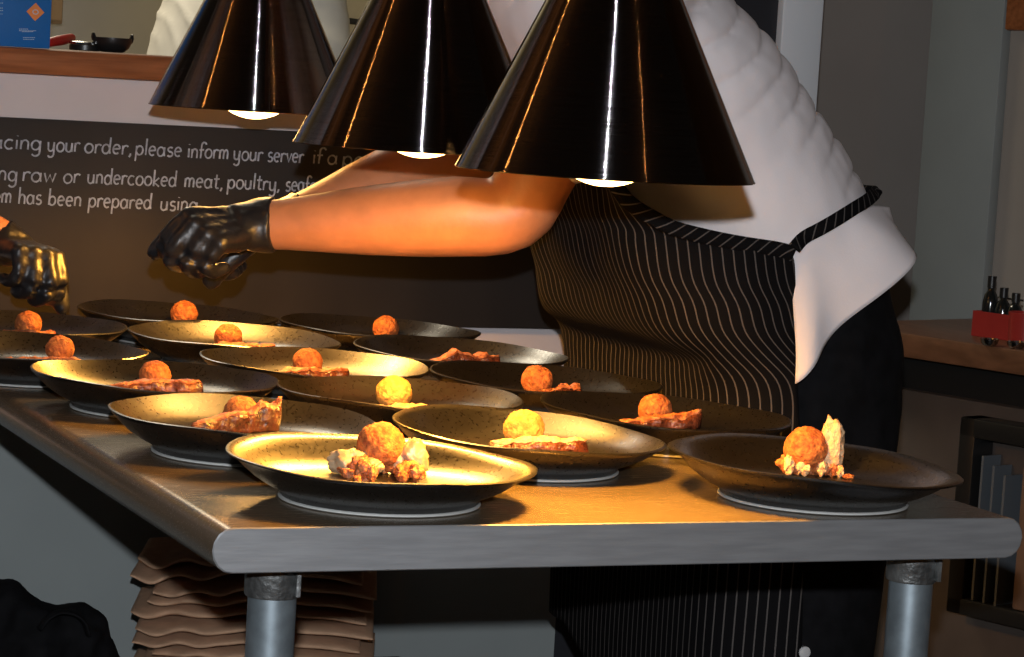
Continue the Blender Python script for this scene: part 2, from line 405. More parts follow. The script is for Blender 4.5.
for i, (k, (px, py)) in enumerate(BALL.items()):
    r = BRAD.get(k, .0172); p = spot(px, py, FL + r*.9 + (.007 if k in ('A1','C1') else 0), k); ballpos[k] = (p, r)
    o = crumb_ball('croquette', r, 'croq_pale' if k in ('B1','B2') else 'croq', p, i+1)
    tag(o, BLAB[k], 'croquette', 'croquettes on the plates')
# strips: picture ends of the slice's long axis, width, height, crust kind, droop
STRIP = {'B1':((502,447),(598,450),.026,.013,'pale_crust'),'A2':((212,426),(298,423),.019,.019,'crust'),'C2':((630,424),(708,425),.024,.013,'crust'),
 'A3':((122,383),(213,386),.026,.013,'crust'),'B2':((370,402),(452,405),.028,.008,'pale_crust'),'C3':((553,387),(590,387),.020,.012,'crust'),
 'B3':((277,369),(350,371),.028,.011,'crust'),'C4':((442,358),(510,359),.034,.016,'crust'),'B4':((207,346),(286,348),.028,.009,'crust'),
 'C5':((404,336),(432,336),.016,.005,'crust'),'B5':((203,319),(232,319),.026,.006,'crust'),'A4':((50,353),(130,356),.026,.006,'crust'),'A5':((18,330),(87,330),.024,.007,'crust')}
SLAB = {'B1':'long meat strip under a pale glossy crust on the middle near plate','A2':'thick dark glazed meat slice, one end raised, second plate along the bare edge',
 'C2':'pinkish meat strip with an upturned end on the plate by the apron','A3':'crumbly dark meat strip on the third plate along the bare edge',
 'B2':'pale melted-looking slice on the brightly gleaming plate','C3':'thin dark red sliver of meat beside the ball nearest the apron',
 'B3':'crumbly browned meat slice on the third plate of the middle row','C4':'dark meat slice with a lumpy orange crust on the fourth plate along the apron side',
 'B4':'thin browned meat slice on the gleaming fourth middle plate','C5':'tiny orange scrap on the plate by the white strip',
 'B5':'short orange slice on the plate under the chalkboard','A4':'thin orange strip on the plate cut off by the photo edge','A5':'thin orange strip below the gloved hand'}
def make_strip(k, i):
    e0, e1, w, h, cm = STRIP[k]; z = FL + (.0018 if k == 'A2' else 0)
    a, b = atz(*e0, z+.003), atz(*e1, z+.003)
    c0 = V((*PL[k], z))
    mid = (a+b)/2; dv = (b-a); dv.z = 0; L_ = dv.length
    off = mid-c0; off.z = 0
    lim = max(.004, .074 - L_/2)
    if off.length > lim: off = off.normalized()*lim
    mid = c0+off; mid.z = z
    # clear of the croquette: the slice lies in front of it
    if k in ballpos:
        bp, br = ballpos[k]; d = dv.normalized(); nrm = V((d.y,-d.x,0)); q = bp-mid; q.z = 0
        al = q.dot(d)
        if abs(al) < L_/2 + br:
            s = -(w/2 + br*1.0 + .001)
            if abs(al) > L_/2: s = max(s, -.016)
            mid = mid + nrm*(q.dot(nrm) - s - 0) if True else mid
            mid.z = z
    th = thing('meat_slice', mid, SLAB[k], 'meat', 'meat slices on the plates', rz=math.atan2(dv.y, dv.x))
    rnd = random.Random(i+50); sd_ = i*3+1
    NX, NW = 40, 12
    def upz(u):
        e = 0
        if k == 'A2': e = .010*max(0, u-.55)/.45 + .004*max(0,(u-.85))/.15
        if k == 'C2': e = .008*max(0, u-.75)/.25
        if k == 'C4': e = .006*math.exp(-((u-.35)/.15)**2)
        return e
    def build(z0, z1f, ww, m, name, amp, over=0.0):
        bm = bmesh.new(); rows = []
        for ix in range(NX+1):
            u = ix/NX; x = (u-.5)*(L_+over); row = []
            tp_ = (1-(abs(2*u-1))**8*.6)*(.82+.14*math.sin(3.1*u+sd_)+.22*nz((u*6,sd_,0),1))
            H = z1f(u)*(.55+.45*min(1,u*2.2))*(1+.22*nz((u*7,sd_*2,1),1)) if name == 'meat_body' else z1f(u)*(.55+.45*min(1,u*2.2))*(1+.22*nz((u*7,sd_*2,1),1))+.0008
            for jw in range(NW):
                a_ = 2*PI*jw/NW; cy, cz = math.cos(a_), math.sin(a_)
                sg = lambda c: math.copysign(abs(c)**.5, c)
                y = sg(cy)*ww/2*tp_; zz = z0(u) + (H-z0(u))*(sg(cz)*.5+.5)
                p = V((x,y,zz)); q = V((x*90, y*90, zz*90))
                y += amp*nz(q, 1.0, sd_)*1.6; x2 = x + amp*nz(q, 1.3, sd_+2)
                if cz > 0: zz += amp*.9*nz(q, .9, sd_+5) + amp*.5*nz(q, 3.0, sd_+8)
                row.append(bm.verts.new((x2, y, max(zz, .0004))))
            rows.append(row)
        for a1, b1 in zip(rows, rows[1:]):
            for j in range(NW): bm.faces.new((a1[j], a1[(j+1)%NW], b1[(j+1)%NW], b1[j]))
        bm.faces.new(rows[0]); bm.faces.new(rows[-1][::-1])
        return bmobj(name, bm, m, th, auto=None)
    build(lambda u: .0004, lambda u: h+upz(u), w, 'meat', 'meat_body', .0024 if k == 'A2' else .0034)
    o = build(lambda u: (h+upz(u))*(.55+.45*min(1,u*2.2))*.80, lambda u: h+.0018+upz(u), w*.74, cm, 'crust', .0026 if k == 'A2' else .0034, -.002)
for i, k in enumerate(STRIP): make_strip(k, i)
def lump(name, c, r, m, seed, sq=(1,1,1), rot=0, amp=.25):
    bm = bmesh.new(); bmesh.ops.create_icosphere(bm, subdivisions=4, radius=1)
    R3 = Matrix.Rotation(rot, 3, 'Z')
    for v in bm.verts:
        n = v.co.normalized(); d = 1 + amp*nz(n, 1.6, seed) + amp*.5*nz(n, 4, seed+1) + amp*.25*nz(n, 10, seed+2)
        q = n*r*d; v.co = R3 @ V((q.x*sq[0], q.y*sq[1], q.z*sq[2]))
    lo = min(v.co.z for v in bm.verts)
    for v in bm.verts: v.co.z -= lo
    o = bmobj(name, bm, m, None, auto=None); o.location = c; return o
def floor_at(px, py, k): p = spot(px, py, FL+.004, k); p.z = FL; return p
# crumbled pieces: (picture point, radius, stretch, material, words)
A1P = [((349,470),.0115,(1.5,.8,1.0),'mush','mushroom_piece','grey glossy mushroom cap at the edge of the pile on the near corner plate'),
       ((371,472),.0085,(1.2,.9,.9),'mush','mushroom_piece','small brownish mushroom bit beside the grey cap'),
       ((392,470),.0105,(1.2,.8,1.15),'croq','crumb_piece','orange crumbled morsel at the heart of the mushroom pile'),
       ((409,474),.0090,(1.3,.8,.8),'crust','crumb_piece','low orange crumb in front of the pale mushroom stem'),
       ((431,466),.0110,(1.1,.7,1.45),'mush','mushroom_piece','pale upright mushroom stem ending the pile on the near corner plate'),
       ((420,460),.0085,(1.2,.9,1.7),'pale_crust','crumb_piece','pale orange crumb perched by the mushroom stem')]
C1P = [((783,465),.0100,(1.3,.9,.95),'croq','crumb_piece','orange crumb heap at the base of the croquette on the apron-side near plate'),
       ((801,468),.0110,(1.4,.7,.8),'crust','crumb_piece','loose orange crust in front of the croquette on the apron-side near plate'),
       ((822,466),.0115,(1.2,.8,1.1),'croq','crumb_piece','dark orange morsel against the foot of the tall mushroom wedge'),
       ((843,464),.0125,(.9,.6,2.3),'pale_crust','mushroom_piece','tall pale mushroom wedge standing upright on the apron-side near plate'),
       ((860,472),.0040,(1.4,1.0,.6),'croq','crumb_piece','tiny orange crumb lying apart beside the tall mushroom wedge')]
rc = random.Random(5)
for k, (xa, xb, ya, yb), n_ in (('A1',(345,440,462,480),16), ('C1',(776,850,462,474),12)):
    for j in range(n_):
        o = lump('crumb_piece', floor_at(rc.uniform(xa,xb), rc.uniform(ya,yb), k), rc.uniform(.0035,.0068), rc.choice(('croq','crust','crust','pale_crust')), j*3+40, (rc.uniform(.8,1.5),rc.uniform(.7,1.1),rc.uniform(.9,1.6)), rc.uniform(0,3), .4)
        tag(o, 'small orange crumb scattered in the mushroom pile on the ' + ('near corner plate' if k == 'A1' else 'plate with the tall wedge'), 'crumb', 'small crumbs on the ' + ('near corner plate' if k == 'A1' else 'plate with the tall wedge'))
for k, lst in (('A1',A1P), ('C1',C1P)):
    for j, ((px,py), r, sq, m, nm, lab) in enumerate(lst):
        o = lump(nm, floor_at(px, py, k), r, m, j*5+len(lst), sq, math.atan2(RT.y, RT.x), .30)
        tag(o, lab, 'food', 'crumbled mushroom pieces')

# ------------------------------------------------------------------ heat lamps
LZ = TZ + .2912
LAMP = [((.340,.038),.010,'nearest black chrome heat lamp cone, over the near end of the table'),
        ((.339,.463),.009,'middle black chrome heat lamp cone, hanging between the two others'),
        ((.368,1.100),.011,'furthest black chrome heat lamp cone, hanging before the chalkboard')]
for i, ((x, y), drop, lab) in enumerate(LAMP):
    LZ = TZ + .2912 + (.016 if i == 2 else 0); lp = thing('heat_lamp', (x,y,LZ), lab, 'lamp', 'heat lamps over the table')
    bm = bmesh.new(); R = .127
    lathe(bm, [(.028,.2075),(.030,.2055),(R-.001,.0022),(R,.0008),(R-.0004,0),(R-.0014,.0006),(.029,.2035),(.027,.2055)], 128)
    sh = bmobj('lamp_shade', bm, 'shade', lp, auto=50)
    sh.data.materials.append(MT['shade_in'])
    for p in sh.data.polygons:
        c = p.center; rad = V((c.x,c.y,0))
        if p.normal.dot(rad) < 0 and c.z > .001: p.material_index = 1
    bm = bmesh.new(); lathe(bm, [(0,.330),(.014,.330),(.018,.320),(.030,.318),(.031,.2065),(.0275,.203),(0,.203)], 40); bmobj('socket_cap', bm, 'socket', lp)
    bm = bmesh.new(); lathe(bm, [(0,.3305),(.006,.3305),(.006,2.7-LZ-.02),(.045,2.7-LZ-.016),(.045,2.7-LZ-.001),(0,2.7-LZ-.001)], 24); bmobj('ceiling_stem', bm, 'socket', lp)
    bm = bmesh.new(); pr = []
    for q in range(0, 15):
        a = -PI/2 + q*(PI*.62)/14; pr.append((.060*math.cos(a) if q else 0, .060-drop+.060*math.sin(a)))
    pr += [(.036,.125),(.020,.155),(.016,.2025),(0,.2025)]
    lathe(bm, pr, 48); bmobj('bulb', bm, 'bulb', lp)
    ld = bpy.data.lights.new('heat_bulb_light', 'SPOT'); ld.energy = (34, 20, 14)[i]; ld.color = (1,.42,.05); ld.spot_size = math.radians((150,169,165)[i]); ld.spot_blend = (.7,.5,.5)[i]; ld.shadow_soft_size = .03
    lo_ = bpy.data.objects.new('heat_bulb_light', ld); C.objects.link(lo_); lo_.parent = lp; lo_.location = (0,0,-drop-.031)

# ------------------------------------------------------------------ chalkboard with chalk lettering
BY = WY - .018
p0, p1 = aty(0,116.5,BY), aty(300,132.8,BY)
btop, bbot = 1.131, .862
cb = thing('chalkboard', (0,BY,bbot), 'long dark chalkboard with white handwritten notice, under the pass ledge', 'chalkboard')
bm = bmesh.new(); box(bm, (-1.6,0,0), (1.0,.0175,btop-bbot), .002); bmobj('board', bm, 'board', cb)
def arc(cx, cy, rx, ry, a0, a1, n=14):
    return [(cx+rx*math.cos(math.radians(a0+(a1-a0)*k/n)), cy+ry*math.sin(math.radians(a0+(a1-a0)*k/n))) for k in range(n+1)]
bowl = arc(.36,.48,.33,.48,50,410)
G = {'a':([bowl, [(.70,.95),(.69,.3),(.76,.02)]], .95), 'b':([[(.08,1.75),(.07,.05)], arc(.38,.48,.32,.46,170,-150)], .9),
 'c':([arc(.40,.48,.36,.48,50,315)], .85), 'd':([bowl, [(.72,1.7),(.70,.3),(.76,.02)]], .95),
 'e':([[(.06,.50),(.66,.56)]+arc(.37,.50,.31,.48,10,310)], .86), 'f':([arc(.46,1.35,.26,.35,20,180)+[(.20,.9),(.18,0)], [(-.02,.88),(.48,.92)]], .62),
 'g':([bowl, [(.71,.95),(.72,-.2)]+arc(.40,-.25,.32,.38,0,-150)], .95), 'h':([[(.08,1.75),(.08,.02)], [(.08,.55)]+arc(.38,.60,.28,.38,170,0)+[(.66,.02)]], .90),
 'i':([[(.12,.95),(.14,.02)], [(.14,1.34),(.15,1.40)]], .40), 'k':([[(.08,1.75),(.08,.02)], [(.60,.92),(.10,.42),(.66,.0)]], .82),
 'l':([[(.12,1.75),(.12,.02)]], .38), 'm':([[(.08,.95),(.08,.02)], [(.08,.6)]+arc(.30,.62,.20,.36,170,0)+[(.50,.02)], [(.50,.6)]+arc(.72,.62,.20,.36,170,0)+[(.92,.02)]], 1.16),
 'n':([[(.08,.95),(.08,.02)], [(.08,.55)]+arc(.37,.58,.27,.39,170,0)+[(.64,.02)]], .88), 'o':([arc(.40,.48,.36,.48,80,440)], .92),
 'p':([[(.08,.95),(.06,-.65)], arc(.40,.48,.32,.47,170,-160)], .92), 'r':([[(.08,.95),(.08,.02)], [(.08,.55)]+arc(.36,.55,.28,.40,170,45)], .66),
 's':([arc(.36,.72,.24,.24,40,250,10)+arc(.34,.24,.27,.25,80,-150,12)], .76), 't':([[(.26,1.45),(.24,.2)]+arc(.40,.2,.16,.19,180,320), [(.0,.98),(.55,1.0)]], .68),
 'u':([[(.06,.95),(.06,.4)]+arc(.34,.36,.28,.35,180,360)+[(.62,.95)], [(.63,.95),(.64,.02)]], .88), 'v':([[(.04,.95),(.33,.02),(.62,.95)]], .74),
 'w':([[(.03,.92),(.24,.03),(.46,.75),(.68,.03),(.88,.95)]], 1.02), 'y':([[(.05,.95),(.10,.35)]+arc(.35,.32,.26,.30,190,350)+[(.66,.95)], [(.66,.95),(.68,-.2)]+arc(.38,-.25,.30,.36,0,-150)], .90),
 ',':([[(.16,.12),(.17,-.02),(.06,-.26)]], .36)}
def stroke(bm, pts, w, y):
    """one chalk stroke: a thin flat ribbon with round ends lying on the board"""
    fine = pts; n = len(fine); L_, R_ = [], []
    for i, p in enumerate(fine):
        t = V(fine[min(i+1,n-1)]) - V(fine[max(i-1,0)]); t = t.normalized() if t.length > 1e-9 else V((1,0))
        q = V((-t.y, t.x)); ww = w*(.85+.3*random.random())
        L_.append(V(p)+q*ww/2); R_.append(V(p)-q*ww/2)
    top_ = [[bm.verts.new((a.x, y, a.y)) for a in s] for s in (L_, R_)]
    bot_ = [[bm.verts.new((a.x, y+.0004, a.y)) for a in s] for s in (L_, R_)]
    for i in range(n-1):
        bm.faces.new((top_[0][i], top_[1][i], top_[1][i+1], top_[0][i+1]))
        bm.faces.new((top_[0][i], top_[0][i+1], bot_[0][i+1], bot_[0][i])); bm.faces.new((top_[1][i+1], top_[1][i], bot_[1][i], bot_[1][i+1]))
    for i in (0, n-1): bm.faces.new((top_[0][i], bot_[0][i], bot_[1][i], top_[1][i]))
def word(bm, s, x0, x1, yb, xh):
    adv = sum(G[c][1] for c in s); sx = (x1-x0)/(adv-.12); x = x0
    for c in s:
        jy = random.uniform(-.04,.04); sl = .05
        for st in G[c][0]:
            stroke(bm, [((x + (px+sl*py)*sx), yb + (py+jy)*xh) for px, py in st], .0023, -.0007-random.random()*.0006)
        x += G[c][1]*sx
LINES = [([('placing',-25,41),('your',47,79),('order,',84,131),('please',135,181),('inform',187,228),('your',233,262),('server',267,303),('if',312,322),('a',327,337),('person',342,402)],
          (0,148.5),(343,165)),
         ([('ing',-7,17),('raw',22,55),('or',63,79),('undercooked',87,176),('meat,',184,222),('poultry,',227,279),('seafood',285,330)], (0,180.5),(325,192)),
         ([('item',-18,11),('has',18,41),('been',48,81),('prepared',88,151),('using',160,197)], (0,203),(185,211))]
for wl, (ax,ay), (bx,by) in LINES:
    bm = bmesh.new()
    for s, xa, xb in wl:
        yy = lambda x: ay + (by-ay)*(x-ax)/(bx-ax)
        A, B = aty(xa, yy(xa), BY), aty(xb, yy(xb), BY)
        word(bm, s, A.x, B.x, (A.z+B.z)/2-bbot, .0129)
    me = bpy.data.meshes.new('chalk_lettering'); bmesh.ops.recalc_face_normals(bm, faces=bm.faces); bm.to_mesh(me); bm.free()
    link('chalk_lettering', me, 'chalk', cb, smooth=False)

# ------------------------------------------------------------------ things on the ledge and in the kitchen
LT = 1.2245
q = atz(47, 46.5, LT)
q0 = aty(50, 46, WY+.02)
bx = thing('blue_carton', (q0.x-.09, q0.y+.05, LT), 'bright blue carton with an orange diamond mark, standing on the wooden ledge', 'box')
bm = bmesh.new(); box(bm, (-.09,-.05,0), (.09,.05,.26), .0015); bmobj('carton', bm, 'blue', bx)
s_ = .0715/52.0*1.02
def on_box(px, py):
    p = aty(px, py, q0.y); return (p.x-bx.location.x, p.z-LT)
bm = bmesh.new(); cx, cz = on_box(35.3, 12); d = .0122
vs = [bm.verts.new((cx+a, -.0508, cz+b)) for a, b in ((-d,0),(0,-d),(d,0),(0,d))]; f = bm.faces.new(vs)
r = bmesh.ops.extrude_face_region(bm, geom=[f]); bmesh.ops.translate(bm, vec=(0,.0006,0), verts=[v for v in r['geom'] if isinstance(v, bmesh.types.BMVert)])
dm = bmobj('diamond_mark', bm, 'orange', bx, smooth=False)
bm = bmesh.new()
lathe(bm, [(.0030,-.0001),(.0030,.0001),(.0042,.0001),(.0042,-.0001),(.0030,-.0001)], 20)
for v in bm.verts: v.co = V((cx+v.co.x, -.0511+v.co.z, cz+v.co.y*.8))
bmobj('mark_emblem', bm, 'palep', dm)
bm = bmesh.new()
for rowy, xa, xb in ((29,19,28), (30.7,19,36), (31.6,22,33), (37.5,23,35), (39.3,23,34), (-1,0,0), (3,0,3), (8,0,3), (10.5,0,3), (14,0,3)):
    if rowy < 0: bmobj('print_line', bm, 'palep', bx, smooth=False); bm = bmesh.new()
    x = xa
    while x < xb:
        w_ = random.uniform(.8,1.8); A, B = on_box(x, rowy), on_box(min(x+w_,xb), rowy+.06*w_)
        stroke(bm, [A, B], .0009, -.0508); x += w_+.5
bmobj('print_line', bm, 'palep', bx, smooth=False)
# red handled utensil
a, b = aty(49,42,WY+.10), aty(71,37.5,WY+.16)
th = thing('red_handled_scoop', (a.x,a.y,LT), 'kitchen utensil with a bright red handle lying on the ledge beside the blue carton', 'utensil')
bm = bmesh.new(); tube(bm, [(0,0,.0085),((b.x-a.x)*.5,.03,.0125),(b.x-a.x,.06,.0165)], [.0062,.0074,.0066], seg=16); bmobj('handle', bm, 'red', th)
bm = bmesh.new(); tube(bm, [(-.07,-.005,.008),(-.03,0,.009),(-.005,0,.0118)], [(.004,.012),(.004,.008),.004]); bmobj('shank', bm, 'chr', th)
# low round tin
c = aty(85,47,WY+.14)
th = thing('round_tin', (c.x,c.y,LT), 'low round steel tin on the ledge between the red handle and the black bowl', 'tin')
bm = bmesh.new(); lathe(bm, [(0,0),(.020,0),(.022,.001),(.022,.008),(0,.008)], 32); bmobj('tin_body', bm, 'blackpl', th)
bm = bmesh.new(); lathe(bm, [(.0225,.0081),(.0232,.009),(.0225,.012),(.018,.0135),(0,.0135)], 32); bmobj('tin_lid', bm, 'chr', th)
# black bowl with two lugs
c = aty(112,50.5,WY+.12); s = 3.75/F_PX
th = thing('black_bowl', (c.x,c.y,LT), 'small black bowl with two upturned lugs standing on the ledge', 'bowl')
bm = bmesh.new(); lathe(bm, [(0,0),(.014,0),(.0175,.0015),(.0235,.007),(.0268,.0145),(.0272,.0205),(.0258,.0205),(.0245,.0135),(.020,.007),(0,.005)], 40); bmobj('bowl_body', bm, 'blackpl', th)
for s1 in (-1,1):
    bm = bmesh.new(); tube(bm, [V((s1*.0255,0,.0165)), V((s1*.0272,0,.021)), V((s1*.0275,0,.0245))], [(.0035,.009),(.003,.008),(.0022,.006)], side=(1,0,0)); bmobj('lug', bm, 'blackpl', th)

# kitchen line: steel splashback panels, brown cupboard, ladles on a rail
kb = thing('splashback', (1.0,4.58,1.0), 'shiny stainless steel splashback on the far kitchen wall', 'splashback')
for i in range(4):
    bm = bmesh.new(); box(bm, (-1.6+.62*i,0,.061), (-.985+.62*i,.018,.72), .003); bmobj('steel_panel', bm, 'kst', kb)
c0, c1 = aty(55,24,4.3), aty(73,0,4.3)
cu = thing('wall_cupboard', (c1.x-.33,4.42,c0.z), 'brown cupboard hanging on the far kitchen wall behind the blue carton', 'cupboard')
bm = bmesh.new(); box(bm, (-.30,-.15,0), (.30,.155,.55), .004); bmobj('cupboard_body', bm, 'kbrown', cu)
for s1 in (-1,1):
    bm = bmesh.new(); box(bm, (s1*.15-.145,-.168,.008), (s1*.15+.145,-.151,.542), .004); bmobj('cupboard_door', bm, 'kbrown', cu)
kc = thing('kitchen_counter', (-.3,4.0,0), 'steel worktop along the far kitchen wall', 'counter')
bm = bmesh.new(); box(bm, (-1.2,-.30,1.02), (2.25,.555,1.06), .006); bmobj('worktop', bm, 'kst', kc)
bm = bmesh.new(); box(bm, (-1.1,-.22,0), (2.2,.5,1.02), .004); bmobj('counter_base', bm, 'kst', kc)
rl = thing('hanging_rail', (.9,4.5,1.4), 'thin dark rail on the kitchen wall seen between the lamp cones', 'rail')
bm = bmesh.new(); A, B = aty(318,17,4.48), aty(356,24,4.48)
tube(bm, [A-V((.9,4.5,1.4)), B-V((.9,4.5,1.4)) + V((.1,0,0))], [.008,.008]); bmobj('rail_bar', bm, 'blackpl', rl)
bm = bmesh.new(); box(bm, A-V((.9,4.5,1.4))+V((-.01,0,-.01)), A-V((.9,4.5,1.4))+V((.01,.0985,.01)), .002); bmobj('rail_bracket', bm, 'blackpl', rl)
for px, ln in ((333,.10), (345,.13)):
    A = aty(px, 21, 4.47); la = thing('hanging_ladle', A, 'dark steel ladle hanging from the kitchen rail, ' + ('its bowl lower' if ln > .11 else 'its bowl higher'), 'ladle', 'ladles on the kitchen rail')
    bm = bmesh.new(); tube(bm, [(0,0.0,.012),(0,-.004,-.02),(0,0,-ln)], [(.004,.002)]*3); bmobj('ladle_handle', bm, 'chr', la)
    bm = bmesh.new()
    lathe(bm, [(0,-.024),(.014,-.021),(.024,-.010),(.027,0),(.025,0),(.022,-.009),(.013,-.018),(0,-.021)], 28, (0,-.02,-ln)); bmobj('ladle_bowl', bm, 'chr', la)

# ------------------------------------------------------------------ side counter
ct = thing('side_counter', V((1.667,1.416,0)), 'brown wooden side counter with open black compartment, behind the pinstripe-aproned person', 'counter')
def sc_part(name, *a, m='wood2', bev=.003):
    o = side_box(name, *a, m, None, bev); o.data.transform(Matrix.Translation(-ct.location)); o.parent = ct; return o
sc_part('counter_top', -1.6,.34,0,.432,.822,.860)
sc_part('front_panel', -1.6,.34,.05,.45,0,.765, m='panel')
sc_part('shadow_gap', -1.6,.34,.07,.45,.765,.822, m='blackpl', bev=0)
# open compartment: a black frame standing on the panel's face, with a tray and sheets inside
fr = []
for nm, s0, s1, z0, z1 in (('frame_side',.03,.06,.44,.745), ('frame_top',-.75,.06,.715,.745), ('frame_side',-.78,-.75,.44,.745), ('frame_bottom',-.75,.06,.44,.465)):
    sc_part(nm, s0, s1, .0, .0495, z0, z1, m='blackpl')
def side_pt(s, n, z): return V((1.667,1.416,0)) + sd*s + sn*n + V((0,0,z))
for i in range(3):
    o = side_box('paper_sheet', .012-.022*i, .016-.022*i, .004, .046, .4655, .690-.012*i, 'paper')
    tag(o, 'pale upright sheet slotted in the open counter compartment, ' + ('against the frame','between two others','beside the brown tray')[i], 'sheet', 'sheets in the counter compartment')
tr = side_box('serving_tray', -.70, -.06, .006, .044, .4655, .685, 'binm', None, .004)
tag(tr, 'dull brown tray standing on edge in the open counter compartment', 'tray')
# condiment caddy with small bottles, wooden picture board
def side_z(px, py, z):
    p = atz(px, py, z); return p
cdp = side_z(1000, 338, .8605)
cp = thing('bottle_caddy', cdp, 'small red caddy holding dark bottles on the side counter by the beige wall', 'caddy', rz=ang)
bm = bmesh.new(); box(bm, (-.022,-.040,0), (.022,.040,.003)); 
for a in ((-.022,-.040,-.020,.040),(.020,-.040,.022,.040),(-.020,-.040,.020,-.038),(-.020,.038,.020,.040)): box(bm, (a[0],a[1],.003), (a[2],a[3],.040))
bmobj('caddy_tray', bm, 'redcad', cp, smooth=False)
bm = bmesh.new(); tube(bm, [(.0165,-.036,.004),(.0165,-.036,.05),(.0165,-.028,.062),(.0165,.028,.062),(.0165,.036,.05),(.0165,.036,.004)], [.0018]*6, seg=8); bmobj('caddy_handle', bm, 'chr', cp)
def bottle(p, h, lab):
    t = thing('sauce_bottle', p, lab, 'bottle', 'small bottles on the side counter')
    bm = bmesh.new(); lathe(bm, [(0,0),(.0115,0),(.0125,.002),(.0125,h*.55),(.010,h*.68),(.0055,h*.75),(.0055,h*.86),(0,h*.86)], 24); bmobj('bottle_body', bm, 'glass', t)
    bm = bmesh.new(); lathe(bm, [(.0056,h*.8),(.0068,h*.8),(.0068,h),(0,h)], 20); bmobj('bottle_cap', bm, 'blackpl', t)
for i, (dx, dy, h, lab) in enumerate([(0,.024,.092,'tallest dark sauce bottle in the red caddy, at its far end'),(0,-.001,.076,'dark sauce bottle in the middle of the red caddy'),(0,-.025,.070,'short dark sauce bottle at the near end of the red caddy')]):
    p = cdp + Matrix.Rotation(ang,3,'Z') @ V((dx,dy,.0035)); bottle(p, h, lab)
c2 = side_z(1026, 345, .8605)
cp2 = thing('red_holder', c2, 'second red holder with a pale stick at the photo edge, on the side counter', 'holder', rz=ang)
bm = bmesh.new(); lathe(bm, [(0,0),(.026,0),(.028,.002),(.030,.05),(.028,.05),(.026,.004),(0,.004)], 32); bmobj('holder_cup', bm, 'redcad', cp2)
bm = bmesh.new(); tube(bm, [(.003,0,.006),(.006,.012,.06),(.009,.016,.105)], [(.0035,.002)]*3); bmobj('stick', bm, 'trimw', cp2)
for i, (s_, lab) in enumerate((((989,345),'small clear steel dish at the foot of the red caddy'),((1016,348),'small clear steel dish at the counter edge before the red holder'))):
    t = thing('steel_dish', side_z(*s_, .8605), lab, 'dish', 'small steel dishes on the side counter')
    bm = bmesh.new(); lathe(bm, [(0,0),(.010,0),(.013,.003),(.015,.010),(.0140,.010),(.012,.004),(0,.002)], 32); bmobj('dish_body', bm, 'chr', t)
# wall board whose lower corner shows at the photo edge
A = None
o0 = V((1.667,1.416,0))
def side_hit(px, py, n):
    r = ray(px, py); w = o0 + sn*n - CAM; t = w.dot(sn)/r.dot(sn); p = CAM + r*t; return (p-o0).dot(sd), p.z
s1, z1 = side_hit(1004, 30, .435)
wb = side_box('wall_board', s1-.6, s1, .435, .4598, z1, z1+.5, 'wood', None, .004)
tag(wb, 'reddish brown wooden board hanging on the beige wall, only its lower corner in view', 'board')

# ------------------------------------------------------------------ linen and bag on the undershelf
USZ = .4005
nz_ = 11; NH = .0153
lc = aty(291, 620, 1.20)
for i in range(nz_):
    z0 = USZ + i*(NH+.0030); rnd = random.Random(i+200)
    bm = bmesh.new(); L_, D_ = .272, .20; NX, NK = 80, 20
    rnd_y = rnd.uniform(-.010,.010); off, offy = rnd.uniform(-.012,.012), rnd.uniform(-.006,.006); rows = []
    for ix in range(NX+1):
        u = ix/NX; row = []; fan = max(0, .42-u)/.42
        for k in range(NK):
            a = 2*PI*k/NK; sg = lambda c, e: math.copysign(abs(c)**e, c)
            x = (u-.5)*L_; y = sg(math.cos(a), .62)*D_/2
            fr_ = max(0, -math.cos(a))
            zt = math.sin(a); zt = math.copysign(abs(zt)**.9, zt)*NH*.49
            # the loose ends ripple together like a fan
            wv = (i/10)*(fan**1.4*.0085*math.sin(x*125 + 1.5*nz((x*9,.4,0),1))*fr_ + .006*math.sin(x*26+1) + .003*math.sin(x*61+2)*fr_ - fan*fan*.012)
            ex = -fan*fan*(.012+.022*(.5+.5*math.sin(i*1.35+.5)))
            yy = y - fr_*fan*.016*math.sin(x*150+1.3*i)*.6 + .0060*nz((x*11,i*3,0),1) - fr_*rnd_y - fr_*fan*.012*(1 if i % 4 < 2 else -1)
            e = 1 - abs(2*u-1)**14*.5
            row.append(bm.verts.new((x+ex+off, yy+offy, NH*.5+zt*e*(1-.25*abs(nz((x*25,i*3,k*.2),1))*fr_) + wv)))
        rows.append(row)
    for a1, b1 in zip(rows, rows[1:]):
        for k in range(NK): bm.faces.new((a1[k], a1[(k+1)%NK], b1[(k+1)%NK], b1[k]))
    bm.faces.new(rows[0]); bm.faces.new(rows[-1][::-1])
    o = bmobj('folded_napkin', bm, 'tan', None, auto=None); o.location = (lc.x, 1.30, z0); o.rotation_euler = (0,0,-.36+rnd.uniform(-.012,.012))
    tag(o, 'topmost folded tan napkin of the stack under the table' if i == nz_-1 else 'folded tan napkin within the stack under the table', 'napkin', 'folded tan napkins under the table')
bg = thing('black_bag', (.235,1.30,USZ), 'crumpled black cloth bag lying on the shelf under the table, beside the tan napkins', 'bag')
bm = bmesh.new()
for (px,py,r) in ((15,645,.055),(45,645,.05),(60,660,.042),(40,618,.030),(80,672,.026),(10,625,.045),(62,632,.026)):
    p = aty(px,py,1.30)-V((.235,1.30,USZ)); p.z = max(p.z, r)
    tube(bm, [p+V((-.03,.03,0)), p+V((.03,-.02,0))], [r,r*.9])
def bagn(co, n): return .016*nz(co,13,1) + .012*nz(co,27,3) + .004*nz(co,55,5) if co.z > .01 else 0
bgb = remesh('bag_body', bm, .006, 'black_cloth', bg, 3, bagn)
for v in bgb.data.vertices: v.co.z = max(v.co.z, .0006)
bm = bmesh.new()
